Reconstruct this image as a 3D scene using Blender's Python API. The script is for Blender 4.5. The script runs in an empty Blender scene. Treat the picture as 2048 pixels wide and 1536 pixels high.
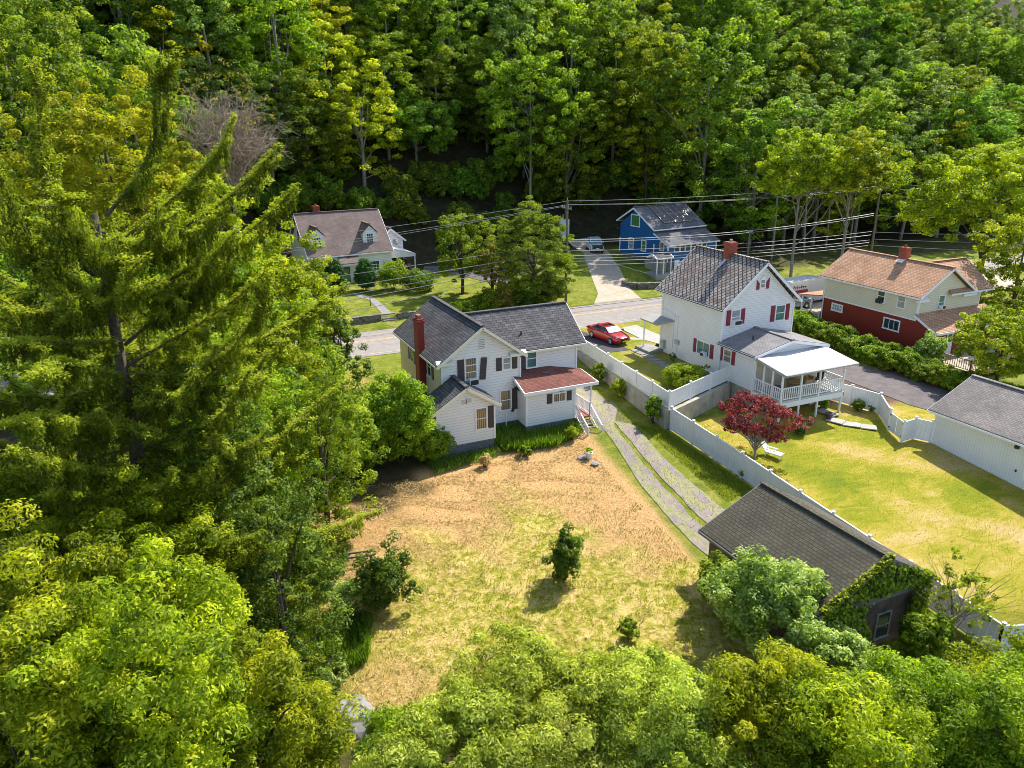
import bpy, math, random
import numpy as np
R_ = math.radians
rng = np.random.default_rng(7)
random.seed(7)
scene = bpy.context.scene
# ------------------------------------------------------------ camera (drone, 22 m above the back yard)
FPX, PITCH, ROLL, YAW = 1551.0, R_(19.17), R_(0.39), R_(24.7)
CAM = np.array([-40.526, -47.695, 22.0])
cam = bpy.data.cameras.new('camera')
cam.sensor_width = 36.0
cam.lens = FPX / 2048 * 36.0
cam.clip_start = 0.5; cam.clip_end = 2000
camo = bpy.data.objects.new('camera', cam); scene.collection.objects.link(camo)
from mathutils import Matrix, Vector
camo.matrix_world = Matrix.Translation(CAM) @ Matrix.Rotation(-YAW, 4, 'Z') @ Matrix.Rotation(R_(90) - PITCH, 4, 'X') @ Matrix.Rotation(-ROLL, 4, 'Z')
scene.camera = camo
# ------------------------------------------------------------ world, sun, exposure
world = bpy.data.worlds.new('World'); scene.world = world; world.use_nodes = True
wn = world.node_tree.nodes; wl = world.node_tree.links
sky = wn.new('ShaderNodeTexSky'); sky.sky_type = 'NISHITA'; sky.sun_disc = False
sky.sun_elevation = R_(47); sky.sun_rotation = R_(65)
wn['Background'].inputs[1].default_value = 0.15
wl.new(sky.outputs[0], wn['Background'].inputs[0])
sd = bpy.data.lights.new('sun', 'SUN'); sd.energy = 4.3; sd.angle = R_(0.5); sd.color = (1, .955, .87)
so = bpy.data.objects.new('sun', sd); scene.collection.objects.link(so)
so.rotation_euler = Vector((.618, .288, .731)).to_track_quat('Z', 'Y').to_euler()
so.location = (60, 40, 80)
vs = scene.view_settings
vs.view_transform = 'Standard'; vs.look = 'None'; vs.exposure = 0.95; vs.gamma = 1.0
scene.cycles.filter_width = 0.9; scene.cycles.max_bounces = 7; scene.cycles.transparent_max_bounces = 4
# ------------------------------------------------------------ terrain height and pixel -> ground helper
_ty = np.array([-140, -90, -60, -28, -14, -4.4, 2, 8, 14, 17.5, 26.8, 29, 36, 48, 54, 62, 100, 160, 400.])
_tz = np.array([-12, -8, -5, -1.75, -.5, .12, .45, .95, 1.4, 1.5, 1.55, 1.75, 1.95, 2.3, 4.6, 10, 38, 78, 200.])
def sm(a, b, v):
    t = np.clip((v - a) / (b - a), 0, 1); return t * t * (3 - 2 * t)
def T(x, y):
    x = np.asarray(x, float); y = np.asarray(y, float)
    z = np.interp(y, _ty, _tz)
    z = z + sm(29.1, 29.5, y) * (1 - sm(44, 50, y)) * sm(-1.5, -3.5, x) * .45
    z = z + np.interp(y, [29, 36, 48, 56], [0, .6, 1.3, 0]) * sm(0, 6, x) * (1 - sm(44, 50, x))
    z = z + sm(30.2, 34, y) * (1 - sm(44, 50, y)) * sm(12, 14, x) * (1 - sm(28, 32, x)) * .5
    amp = np.where(y > 50, .5, .05)
    z = z - .3 * sm(-12, -16, x) * sm(-14, -6, y) * (1 - sm(6, 12, y))
    z = z + amp * np.sin(x * .31 + 1) * np.sin(y * .27)
    # hollow on the left, below the spruce
    z = z - 2.2 * np.exp(-(((x + 46) / 9) ** 2 + ((y + 22) / 12) ** 2))
    return z
_c, _s = math.cos(YAW), math.sin(YAW)
def ray(px, py):
    cx, cy = px - 1024, py - 768
    cr, sr = math.cos(ROLL), math.sin(ROLL)
    cx, cy = cr * cx - sr * cy, sr * cx + cr * cy
    st, ct = math.sin(PITCH), math.cos(PITCH)
    fx, fy, fz = cx, FPX * ct - cy * st, -FPX * st - cy * ct
    d = np.array([fx * _c + fy * _s, -fx * _s + fy * _c, fz]); return d / np.linalg.norm(d)
def at(px, py, z):
    d = ray(px, py); return CAM + d * ((z - CAM[2]) / d[2])
def aty(px, py, y):
    d = ray(px, py); return CAM + d * ((y - CAM[1]) / d[1])
def atd(px, py, dist):
    return CAM + ray(px, py) * dist
def P(px, py):
    d = ray(px, py); t0 = 5.0
    for t in np.arange(5, 400, .5):
        p = CAM + d * t
        if p[2] < T(p[0], p[1]):
            lo, hi = t0, t
            for _ in range(20):
                m = (lo + hi) / 2; p = CAM + d * m
                if p[2] < T(p[0], p[1]): hi = m
                else: lo = m
            return CAM + d * hi
        t0 = t
    return CAM + d * 200
# ------------------------------------------------------------ materials
MATS = {}
def new_mat(name):
    m = bpy.data.materials.new(name); m.use_nodes = True
    nt = m.node_tree; b = nt.nodes['Principled BSDF']; MATS[name] = m
    return m, nt, nt.nodes, nt.links, b
def N(nodes, t, **kw):
    n = nodes.new(t)
    for k, v in kw.items():
        if k in n.inputs.keys() if hasattr(n.inputs, 'keys') else False: n.inputs[k].default_value = v
        else: setattr(n, k, v)
    return n
def noise(nt, scale, detail=4, rough=.6, coord='obj', dist=0, stretch=None):
    tc = nt.nodes.new('ShaderNodeTexCoord'); n = nt.nodes.new('ShaderNodeTexNoise')
    n.inputs['Scale'].default_value = scale; n.inputs['Detail'].default_value = detail; n.inputs['Roughness'].default_value = rough
    n.inputs['Distortion'].default_value = dist
    out = tc.outputs['Object' if coord == 'obj' else 'UV']
    if stretch:
        mp = nt.nodes.new('ShaderNodeMapping'); mp.inputs['Scale'].default_value = stretch
        nt.links.new(out, mp.inputs[0]); out = mp.outputs[0]
    nt.links.new(out, n.inputs['Vector']); return n.outputs['Fac']
def ramp(nt, fac, stops):
    r = nt.nodes.new('ShaderNodeValToRGB'); e = r.color_ramp.elements
    while len(e) < len(stops): e.new(.5)
    for i, (p, c) in enumerate(stops):
        e[i].position = p; e[i].color = (*c, 1) if len(c) == 3 else c
    nt.links.new(fac, r.inputs[0]); return r.outputs[0]
def mix(nt, f, a, b, blend='MIX'):
    m = nt.nodes.new('ShaderNodeMix'); m.data_type = 'RGBA'; m.blend_type = blend
    for s, v in ((0, f), (6, a), (7, b)):
        if isinstance(v, (int, float)): m.inputs[s].default_value = v
        elif isinstance(v, tuple): m.inputs[s].default_value = (*v, 1) if len(v) == 3 else v
        else: nt.links.new(v, m.inputs[s])
    return m.outputs[2]
def bump(nt, h, strength, dist, b):
    bp = nt.nodes.new('ShaderNodeBump'); bp.inputs['Strength'].default_value = strength; bp.inputs['Distance'].default_value = dist
    nt.links.new(h, bp.inputs['Height']); nt.links.new(bp.outputs[0], b.inputs['Normal'])
def math_(nt, op, a, b=None):
    m = nt.nodes.new('ShaderNodeMath'); m.operation = op
    for i, v in enumerate((a, b)):
        if v is None: continue
        if isinstance(v, (int, float)): m.inputs[i].default_value = v
        else: nt.links.new(v, m.inputs[i])
    return m.outputs[0]
def plain(name, col, rough=.6, var=.12, scale=3, metal=0, spec=.5, coat=0):
    m, nt, ns, ls, b = new_mat(name)
    f = noise(nt, scale, 5)
    lo = tuple(c * (1 - var) for c in col); hi = tuple(min(1, c * (1 + var)) for c in col)
    ls.new(ramp(nt, f, [(.3, lo), (.7, hi)]), b.inputs['Base Color'])
    b.inputs['Roughness'].default_value = rough; b.inputs['Metallic'].default_value = metal
    b.inputs['Specular IOR Level'].default_value = spec; b.inputs['Coat Weight'].default_value = coat
    return m
def siding(name, col, pitch=.115, dirt=(.45, .45, .38), vertical=False, line=.55):
    m, nt, ns, ls, b = new_mat(name)
    tc = ns.new('ShaderNodeTexCoord'); sx = ns.new('ShaderNodeSeparateXYZ'); ls.new(tc.outputs['UV'], sx.inputs[0])
    fr = math_(nt, 'FRACT', math_(nt, 'DIVIDE', sx.outputs[0 if vertical else 1], pitch))
    g = ramp(nt, fr, [(0, (line,) * 3), (.22, (1, 1, 1)), (1, (.93,) * 3)])
    base = ramp(nt, noise(nt, .8, 6, .65), [(.35, tuple(c * .92 for c in col)), (.65, col)])
    c = mix(nt, 1.0, base, g, 'MULTIPLY')
    st = ramp(nt, noise(nt, 2.2, 6, .7, stretch=(1, 1, .25)), [(.6, (0, 0, 0)), (.78, (.35,) * 3)])
    c = mix(nt, st, c, tuple(a * d for a, d in zip(col, (.72, .7, .6))))
    ls.new(c, b.inputs['Base Color']); b.inputs['Roughness'].default_value = .55
    bump(nt, fr, .35, .02, b); return m
def shingle(name, c1, c2, mortar, row=.14, wide=.33, rot=0, stain=None, bstr=.6, rough=.9, offs=.5):
    m, nt, ns, ls, b = new_mat(name)
    tc = ns.new('ShaderNodeTexCoord'); mp = ns.new('ShaderNodeMapping'); mp.inputs['Rotation'].default_value = (0, 0, rot)
    ls.new(tc.outputs['UV'], mp.inputs[0])
    br = ns.new('ShaderNodeTexBrick'); br.offset = offs; ls.new(mp.outputs[0], br.inputs['Vector'])
    br.inputs['Scale'].default_value = 1; br.inputs['Brick Width'].default_value = wide; br.inputs['Row Height'].default_value = row
    br.inputs['Mortar Size'].default_value = row * (.13 if offs == 0 else .09); br.inputs['Mortar Smooth'].default_value = .3; br.inputs['Bias'].default_value = -.1
    br.inputs['Color1'].default_value = (*c1, 1); br.inputs['Color2'].default_value = (*c2, 1); br.inputs['Mortar'].default_value = (*mortar, 1)
    gr = ramp(nt, noise(nt, 26, 3), [(.3, (.72,) * 3), (.7, (1.22,) * 3)])
    c = mix(nt, 1.0, br.outputs['Color'], gr, 'MULTIPLY')
    lg = ramp(nt, noise(nt, .55, 5), [(.35, (.82,) * 3), (.65, (1.15,) * 3)])
    c = mix(nt, 1.0, c, lg, 'MULTIPLY')
    if stain:
        s = ramp(nt, noise(nt, .5, 7, .7), [(.5, (0, 0, 0)), (.66, (.75,) * 3)])
        c = mix(nt, s, c, stain)
    ls.new(c, b.inputs['Base Color']); b.inputs['Roughness'].default_value = rough; b.inputs['Specular IOR Level'].default_value = .25
    inv = math_(nt, 'SUBTRACT', 1.0, br.outputs['Fac'])
    bump(nt, inv, bstr, .02, b); return m
def leafmat(name, dark, mid, light, trans=.35, hue=.06, gloss=.6):
    m, nt, ns, ls, b = new_mat(name)
    a = ns.new('ShaderNodeAttribute'); a.attribute_name = 'var'
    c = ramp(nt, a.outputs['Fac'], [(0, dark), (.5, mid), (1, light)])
    oi = ns.new('ShaderNodeObjectInfo')
    hs = ns.new('ShaderNodeHueSaturation')
    ls.new(math_(nt, 'ADD', math_(nt, 'MULTIPLY', oi.outputs['Random'], hue), .5 - hue / 2), hs.inputs['Hue'])
    ls.new(math_(nt, 'ADD', math_(nt, 'MULTIPLY', oi.outputs['Random'], .35), .82), hs.inputs['Value'])
    ls.new(c, hs.inputs['Color']); c = hs.outputs[0]
    ls.new(c, b.inputs['Base Color']); b.inputs['Roughness'].default_value = gloss; b.inputs['Specular IOR Level'].default_value = .2
    tr = ns.new('ShaderNodeBsdfTranslucent')
    ls.new(mix(nt, 1.0, c, (1.5, 1.6, .45), 'MULTIPLY'), tr.inputs[0])
    mx = ns.new('ShaderNodeMixShader'); mx.inputs[0].default_value = trans
    ls.new(b.outputs[0], mx.inputs[1]); ls.new(tr.outputs[0], mx.inputs[2]); ls.new(mx.outputs[0], ns['Material Output'].inputs[0])
    return m
def glass(name, tint, curtain=None, rough=.08):
    m, nt, ns, ls, b = new_mat(name)
    if curtain:
        tc = ns.new('ShaderNodeTexCoord'); w = ns.new('ShaderNodeTexWave'); w.inputs['Scale'].default_value = 2.2; w.inputs['Distortion'].default_value = 2.5
        ls.new(tc.outputs['UV'], w.inputs['Vector'])
        ls.new(mix(nt, w.outputs['Fac'], tint, curtain), b.inputs['Base Color'])
    else:
        ls.new(ramp(nt, noise(nt, 1.6, 3), [(.35, tuple(c * .55 for c in tint)), (.7, tint)]), b.inputs['Base Color'])
    b.inputs['Roughness'].default_value = rough; b.inputs['Specular IOR Level'].default_value = .8; return m

white_side = siding('white_siding', (.83, .8, .77), .2, line=.66); cream_side = siding('cream_siding', (.8, .76, .63), .2, line=.7)
blue_side = siding('blue_siding', (.008, .12, .34), .16); red_side = siding('red_board_siding', (.24, .022, .012), .2, vertical=True, line=.35)
garage_side = siding('garage_siding', (.8, .8, .77), .2, vertical=True, line=.75)
barn_side = siding('weathered_boards', (.22, .22, .21), .14, line=.2)
white_paint = plain('white_paint', (.8, .8, .8), .45, .04); vinyl = siding('white_vinyl', (.82, .82, .82), .15, vertical=True, line=.84)
trim_cream = plain('cream_trim', (.76, .72, .58), .5, .05)
roof_dark = shingle('charcoal_shingle', (.085, .081, .084), (.145, .138, .138), (.022, .021, .022), .21, .5, bstr=.9)
roof_grey = shingle('grey_shingle', (.22, .2, .195), (.28, .26, .25), (.12, .11, .11), .14, .4, bstr=.3)
roof_brown = shingle('brown_shingle', (.18, .13, .115), (.23, .17, .15), (.1, .075, .068), .13, .33, bstr=.4)
roof_tan = shingle('tan_shingle', (.46, .25, .14), (.6, .35, .21), (.15, .07, .04), .19, .36)
roof_red = shingle('redbrown_shingle', (.17, .06, .045), (.23, .09, .065), (.09, .03, .025), .15, .36)
roof_slate = shingle('diamond_slate', (.31, .255, .215), (.54, .465, .4), (.045, .038, .036), .36, .36, rot=R_(45), offs=0.0, stain=(.17, .095, .065), bstr=.9)
roof_moss = shingle('olive_shingle', (.085, .075, .05), (.11, .098, .068), (.035, .03, .022), .2, .3, bstr=1.0)
roof_garage = shingle('grey_brown_shingle', (.22, .19, .17), (.29, .25, .225), (.1, .085, .075), .15, .33)
roof_blue = shingle('slate_grey_shingle', (.13, .125, .135), (.17, .165, .175), (.08, .08, .085), .15, .4, bstr=.3)
brick = shingle('red_brick', (.3, .055, .03), (.38, .09, .05), (.22, .14, .1), .075, .22, bstr=.3)
brick_paint = plain('red_painted_brick', (.26, .02, .012), .6, .25, 5)
def ribbed():
    m, nt, ns, ls, b = new_mat('white_ribbed_metal')
    tc = ns.new('ShaderNodeTexCoord'); sx = ns.new('ShaderNodeSeparateXYZ'); ls.new(tc.outputs['UV'], sx.inputs[0])
    fr = math_(nt, 'FRACT', math_(nt, 'DIVIDE', sx.outputs[0], .3))
    g = ramp(nt, fr, [(0, (.4,) * 3), (.1, (.56,) * 3), (.9, (.53,) * 3), (1, (.6,) * 3)])
    ls.new(mix(nt, 1.0, g, ramp(nt, noise(nt, 1.1, 5), [(.3, (.86, .86, .88)), (.6, (1, 1, 1))]), 'MULTIPLY'), b.inputs['Base Color'])
    b.inputs['Roughness'].default_value = .45; bump(nt, fr, .4, .03, b); return m
roof_metal = ribbed()
def stone(name, c1, c2, scale):
    m, nt, ns, ls, b = new_mat(name)
    tc = ns.new('ShaderNodeTexCoord'); mp = ns.new('ShaderNodeMapping'); mp.inputs['Scale'].default_value = (1, 1, 2.0)
    v = ns.new('ShaderNodeTexVoronoi'); v.inputs['Scale'].default_value = scale
    ls.new(tc.outputs['Object'], mp.inputs[0]); ls.new(mp.outputs[0], v.inputs['Vector'])
    v2 = ns.new('ShaderNodeTexVoronoi'); v2.feature = 'DISTANCE_TO_EDGE'; v2.inputs['Scale'].default_value = scale; ls.new(mp.outputs[0], v2.inputs['Vector'])
    c = mix(nt, v.outputs['Color'], c1, c2)
    c = mix(nt, ramp(nt, v2.outputs['Distance'], [(0, (1, 1, 1)), (.08, (0, 0, 0))]), c, (.03, .028, .025))
    c = mix(nt, ramp(nt, noise(nt, 1.3, 5), [(.5, (0, 0, 0)), (.7, (.6,) * 3)]), c, (.08, .09, .03))
    ls.new(c, b.inputs['Base Color']); b.inputs['Roughness'].default_value = .9; bump(nt, v2.outputs['Distance'], .8, .05, b); return m
stone_wall = stone('dry_stone', (.1, .085, .07), (.28, .25, .21), 2.6); rock_m = stone('boulder_rock', (.2, .19, .18), (.34, .32, .3), .5)
concrete = plain('old_concrete', (.36, .33, .27), .9, .3, 1.4); foundation_m = shingle('block_foundation', (.16, .16, .165), (.2, .2, .2), (.11, .11, .11), .2, .4, bstr=.3)
conc_light = plain('pale_concrete', (.34, .325, .29), .85, .1, 1.2); flag = plain('flagstone', (.24, .225, .21), .85, .2, 2)
shutter_dark = plain('charcoal_shutter', (.045, .035, .042), .5, .15); shutter_red = plain('crimson_shutter', (.23, .012, .03), .5, .1)
glass_d = glass('dark_glass', (.05, .07, .075)); glass_teal = glass('teal_glass', (.09, .2, .2)); glass_cur = glass('curtained_glass', (.07, .055, .045), (.38, .27, .14))
glass_green = glass('green_curtain_glass', (.05, .16, .06), (.1, .26, .1)); glass_pale = glass('pale_blind_glass', (.4, .41, .4)); glass_beige = glass('beige_blind_glass', (.3, .28, .2))
wood_deck = plain('weathered_deck_wood', (.36, .3, .24), .8, .25, 4); wood_pole = plain('pole_wood', (.17, .15, .11), .9, .3, 5, spec=.2)
wood_tan = plain('tan_lumber', (.42, .27, .1), .75, .2, 4); deck_white = plain('pale_deck_boards', (.52, .48, .42), .7, .15, 3); deck_red = plain('red_deck_paint', (.33, .1, .08), .7, .2, 4)
metal = plain('grey_metal', (.4, .41, .42), .35, .1, 4, metal=.7); black = plain('black_plastic', (.02, .02, .022), .4, .1); rubber = plain('tyre_rubber', (.02, .02, .02), .8, .1)
wire_m = plain('cable', (.2, .2, .2), .5, .2); bark = plain('bark', (.1, .078, .055), .95, .4, 6, spec=.15); bark_grey = plain('grey_bark', (.24, .215, .18), .95, .3, 6, spec=.15)
twig_m = plain('dead_twig', (.3, .235, .18), .9, .25, 4, spec=.1); car_red = plain('red_car_paint', (.42, .006, .012), .28, .05, 1, coat=.8); car_white = plain('white_car_paint', (.75, .76, .76), .3, .03, 1, coat=.6)
wind_glass = plain('windscreen_glass', (.14, .2, .21), .5, .3, 1.5, spec=.25); side_glass = plain('car_side_glass', (.02, .025, .03), .08, .1, 1, spec=.9)
chrome = plain('chrome', (.7, .7, .72), .2, .05, 3, metal=.9); amber = plain('yellow_plate', (.7, .45, .03), .5, .05); red_flag = plain('red_band', (.45, .03, .04), .6, .1)
fabric_navy = plain('navy_canvas', (.015, .03, .06), .8, .2); fabric_tan = plain('tan_cushion', (.45, .34, .24), .9, .15); terracotta = plain('terracotta', (.3, .12, .07), .85, .2, 5); purple = plain('purple_fabric', (.13, .04, .13), .8, .1)
L_forest = leafmat('forest_leaf', (.035, .065, .008), (0.169, 0.26, 0.0234), (0.416, 0.494, 0.0455), .45, .05)
L_forest2 = leafmat('forest_leaf_bluish', (.035, .065, .014), (0.156, 0.247, 0.0442), (0.442, 0.533, 0.143), .4, .04)
L_yellow = leafmat('yellow_green_leaf', (.1, .13, .008), (0.356, 0.378, 0.0151), (0.626, 0.583, 0.0324), .45, .02)
L_walnut = leafmat('walnut_leaf', (.045, .08, .006), (0.268, 0.329, 0.0122), (0.61, 0.61, 0.0305), .42, .02)
L_willow = leafmat('willow_leaf', (.07, .1, .014), (0.336, 0.384, 0.042), (0.66, 0.672, 0.156), .42, .02)
L_bush = leafmat('bush_leaf', (.035, .075, .007), (0.192, 0.288, 0.0154), (0.486, 0.55, 0.0384), .42, .02)
L_dark = leafmat('dark_bush_leaf', (.025, .055, .008), (0.112, 0.196, 0.0196), (0.28, 0.378, 0.042), .35, .02)
L_pale = leafmat('pale_bush_leaf', (.06, .11, .02), (0.275, 0.363, 0.066), (0.66, 0.7, 0.33), .42, .02)
L_lime = leafmat('lime_leaf', (.16, .24, .01), (.3, .4, .02), (.48, .54, .05), .42, .01)
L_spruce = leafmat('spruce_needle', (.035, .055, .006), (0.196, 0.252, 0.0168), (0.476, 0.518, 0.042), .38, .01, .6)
L_cedar = leafmat('cedar_needle', (.04, .07, .01), (.15, .2, .02), (.34, .37, .04), .4, .01, .6)
L_yew = leafmat('yew_needle', (.016, .05, .012), (0.06, 0.165, 0.03), (0.12, 0.255, 0.045), .2, .01, .6)
L_red = leafmat('red_maple_leaf', (.09, .01, .022), (.22, .03, .05), (.4, .12, .12), .35, .01)
L_rust = leafmat('rusty_leaf', (.12, .09, .02), (.24, .2, .04), (.4, .3, .06), .35, .02)
L_grass = leafmat('tall_grass_blade', (.03, .07, .008), (.09, .17, .015), (.28, .38, .06), .4, .01)
L_straw = leafmat('cut_straw', (.3, .2, .06), (.5, .35, .13), (.7, .54, .27), .15, .01, .8)
L_tuft = leafmat('short_grass_blade', (.12, .16, .01), (.23, .27, .015), (.36, .37, .03), .3, .01, .7)
L_flower = leafmat('white_blossom', (.5, .52, .45), (.7, .7, .65), (.8, .8, .78), .3, .0)
# ------------------------------------------------------------ mesh helpers
col = scene.collection
def tag(o, label=None, cat=None, group=None, kind=None):
    if label: o['label'] = label
    if cat: o['category'] = cat
    if group: o['group'] = group
    if kind: o['kind'] = kind
    return o
def thing(name, label, cat, loc, rz=0, group=None):
    o = bpy.data.objects.new(name, None); col.objects.link(o); o.empty_display_size = .3
    o.location = tuple(float(v) for v in loc); o.rotation_euler = (0, 0, R_(rz)); return tag(o, label, cat, group)
class MB:
    def __init__(s): s.v = []; s.f = []
    def add(s, vs, fs):
        n = len(s.v); s.v += [tuple(map(float, p)) for p in vs]; s.f += [tuple(i + n for i in f) for f in fs]; return s
    def box(s, x0, y0, z0, x1, y1, z1):
        x0, x1 = min(x0, x1), max(x0, x1); y0, y1 = min(y0, y1), max(y0, y1); z0, z1 = min(z0, z1), max(z0, z1)
        return s.add([(x0, y0, z0), (x1, y0, z0), (x1, y1, z0), (x0, y1, z0), (x0, y0, z1), (x1, y0, z1), (x1, y1, z1), (x0, y1, z1)],
                     [(0, 3, 2, 1), (4, 5, 6, 7), (0, 1, 5, 4), (1, 2, 6, 5), (2, 3, 7, 6), (3, 0, 4, 7)])
    def prism(s, poly, h):   # poly: list of 3d points (planar), h: extrusion vector
        n = len(poly); q = [tuple(np.add(p, h)) for p in poly]
        return s.add(list(poly) + q, [tuple(range(n))[::-1], tuple(range(n, 2 * n))] + [(i, (i + 1) % n, n + (i + 1) % n, n + i) for i in range(n)])
    def bar(s, p, q, w, h=None, up=(0, 0, 1)):
        h = h or w; p = np.array(p, float); q = np.array(q, float); d = q - p; d /= np.linalg.norm(d)
        up = np.array(up, float)
        if abs(d @ up) > .98: up = np.array((0, 1., 0))
        a = np.cross(d, up); a /= np.linalg.norm(a); b = np.cross(a, d); a *= w / 2; b *= h / 2
        vs = [p - a - b, p + a - b, p + a + b, p - a + b, q - a - b, q + a - b, q + a + b, q - a + b]
        return s.add(vs, [(0, 1, 2, 3), (4, 7, 6, 5), (0, 4, 5, 1), (1, 5, 6, 2), (2, 6, 7, 3), (3, 7, 4, 0)])
    def tube(s, pts, rad, n=8, cap=True):
        pts = [np.array(p, float) for p in pts]; m = len(pts)
        if not hasattr(rad, '__len__'): rad = [rad] * m
        base = len(s.v); prev = None
        for i, p in enumerate(pts):
            d = pts[min(i + 1, m - 1)] - pts[max(i - 1, 0)]; d /= (np.linalg.norm(d) + 1e-9)
            up = np.array((0, 0, 1.)) if abs(d[2]) < .9 else np.array((1., 0, 0))
            a = np.cross(d, up); a /= np.linalg.norm(a)
            if prev is not None:
                a = prev - d * (prev @ d); a /= (np.linalg.norm(a) + 1e-9)
            prev = a; b = np.cross(d, a)
            for k in range(n):
                t = 2 * math.pi * k / n; s.v.append(tuple(p + (a * math.cos(t) + b * math.sin(t)) * rad[i]))
        for i in range(m - 1):
            for k in range(n):
                s.f.append((base + i * n + k, base + i * n + (k + 1) % n, base + (i + 1) * n + (k + 1) % n, base + (i + 1) * n + k))
        if cap:
            s.f.append(tuple(base + k for k in range(n))[::-1]); s.f.append(tuple(base + (m - 1) * n + k for k in range(n)))
        return s
    def lathe(s, prof, c=(0, 0, 0), n=16):
        return s.tube([(c[0], c[1], c[2] + z) for r, z in prof], [max(r, .001) for r, z in prof], n)
    def build(s, name, mat, parent=None, smooth=False):
        me = bpy.data.meshes.new(name); me.from_pydata(s.v, [], s.f); me.update()
        nf = len(me.polygons)
        # planar uv in metres: u level, v up the slope
        nl = len(me.loops); nor = np.zeros(nf * 3); me.polygons.foreach_get('normal', nor); nor = nor.reshape(-1, 3)
        tot = np.zeros(nf, int); me.polygons.foreach_get('loop_total', tot); li = np.zeros(nl, int); me.loops.foreach_get('vertex_index', li)
        V_ = np.array(s.v)[li]; nn = np.repeat(nor, tot, axis=0)
        flat = np.abs(nn[:, 2]) > .999
        u = np.cross(np.array([0, 0, 1.]), nn); u[flat] = (1, 0, 0); u /= np.linalg.norm(u, axis=1)[:, None] + 1e-12
        w = np.cross(nn, u); uv = np.stack([(V_ * u).sum(1), (V_ * w).sum(1)], 1)
        me.uv_layers.new(name='UVMap').data.foreach_set('uv', uv.ravel())
        if smooth: me.polygons.foreach_set('use_smooth', [True] * nf)
        me.materials.append(mat)
        o = bpy.data.objects.new(name, me); col.objects.link(o)
        if parent: o.parent = parent
        return o
def solid(o, w=.02):
    b = o.modifiers.new('bevel', 'BEVEL'); b.width = w; b.segments = 2; b.limit_method = 'ANGLE'; return o
# ---- houses
WD = {'S': ((1, 0, 0), (0, -1, 0)), 'W': ((0, -1, 0), (-1, 0, 0)), 'E': ((0, 1, 0), (1, 0, 0)), 'N': ((-1, 0, 0), (0, 1, 0))}
def wbox(mb, c, side, a0, a1, z0, z1, d0, d1):
    A, B = map(np.array, WD[side]); c = np.array(c, float)
    p = c + A * a0 + B * d0; q = c + A * a1 + B * d1
    mb.box(p[0], p[1], c[2] + z0, q[0], q[1], c[2] + z1)
def window(par, c, side, w, h, pane=None, frame=None, bars=(1, 1), shut=0, shutm=None, fw=.09, sides='LR', name='window', sl=None):
    frame = frame or white_paint; pane = pane or glass_d
    m = MB(); d = .055
    wbox(m, c, side, -w / 2 - fw, w / 2 + fw, h / 2, h / 2 + fw, 0, d); wbox(m, c, side, -w / 2 - fw - .03, w / 2 + fw + .03, -h / 2 - fw, -h / 2, 0, d + .04)
    wbox(m, c, side, -w / 2 - fw, -w / 2, -h / 2, h / 2, 0, d); wbox(m, c, side, w / 2, w / 2 + fw, -h / 2, h / 2, 0, d)
    nx, nz = bars
    for i in range(1, nx + 1):
        if nx > 0 and i < nx + 0: pass
    for i in range(1, nx): wbox(m, c, side, -w / 2 + w * i / nx - .018, -w / 2 + w * i / nx + .018, -h / 2, h / 2, .012, d - .012)
    for i in range(1, nz): wbox(m, c, side, -w / 2, w / 2, -h / 2 + h * i / nz - .025, -h / 2 + h * i / nz + .025, .012, d - .008)
    f = m.build(name, frame, par)
    g = MB(); wbox(g, c, side, -w / 2, w / 2, -h / 2, h / 2, -.02, .012); g.build('pane', pane, f)
    if shut:
        sl = sl or 0
        for sg in ('L', 'R'):
            if sg not in sides: continue
            k = -1 if sg == 'L' else 1; a = k * (w / 2 + fw + .04)
            s = MB(); a0, a1 = sorted((a, a + k * shut)); 
            wbox(s, c, side, a0, a1, -h / 2 - .08, h / 2 + .08, .002, .04)
            wbox(s, c, side, a0 + .05, a1 - .05, -h / 2 - .02, -.05, .04, .052); wbox(s, c, side, a0 + .05, a1 - .05, .05, h / 2 + .02, .04, .052)
            s.build('shutter', shutm or shutter_dark, par)
    return f
def acunit(par, c, side, w=.5, h=.38, m=None):
    b = MB(); wbox(b, c, side, -w / 2, w / 2, -h / 2, h / 2, .03, .42); o = b.build('air_conditioner', m or white_paint, par)
    g = MB(); wbox(g, c, side, -w / 2 + .05, w / 2 - .05, -h / 2 + .05, h / 2 - .05, .42, .43); g.build('grille', black, o); return o
def gable_body(m, x0, x1, y0, y1, z0, ze, zp, axis='y', pk=None):
    if axis == 'y':
        xc = pk if pk is not None else (x0 + x1) / 2
        m.prism([(x0, y0, z0), (x1, y0, z0), (x1, y0, ze), (xc, y0, zp), (x0, y0, ze)], (0, y1 - y0, 0))
    else:
        yc = pk if pk is not None else (y0 + y1) / 2
        m.prism([(x0, y0, z0), (x0, y0, ze), (x0, yc, zp), (x0, y1, ze), (x0, y1, z0)], (x1 - x0, 0, 0))
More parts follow.
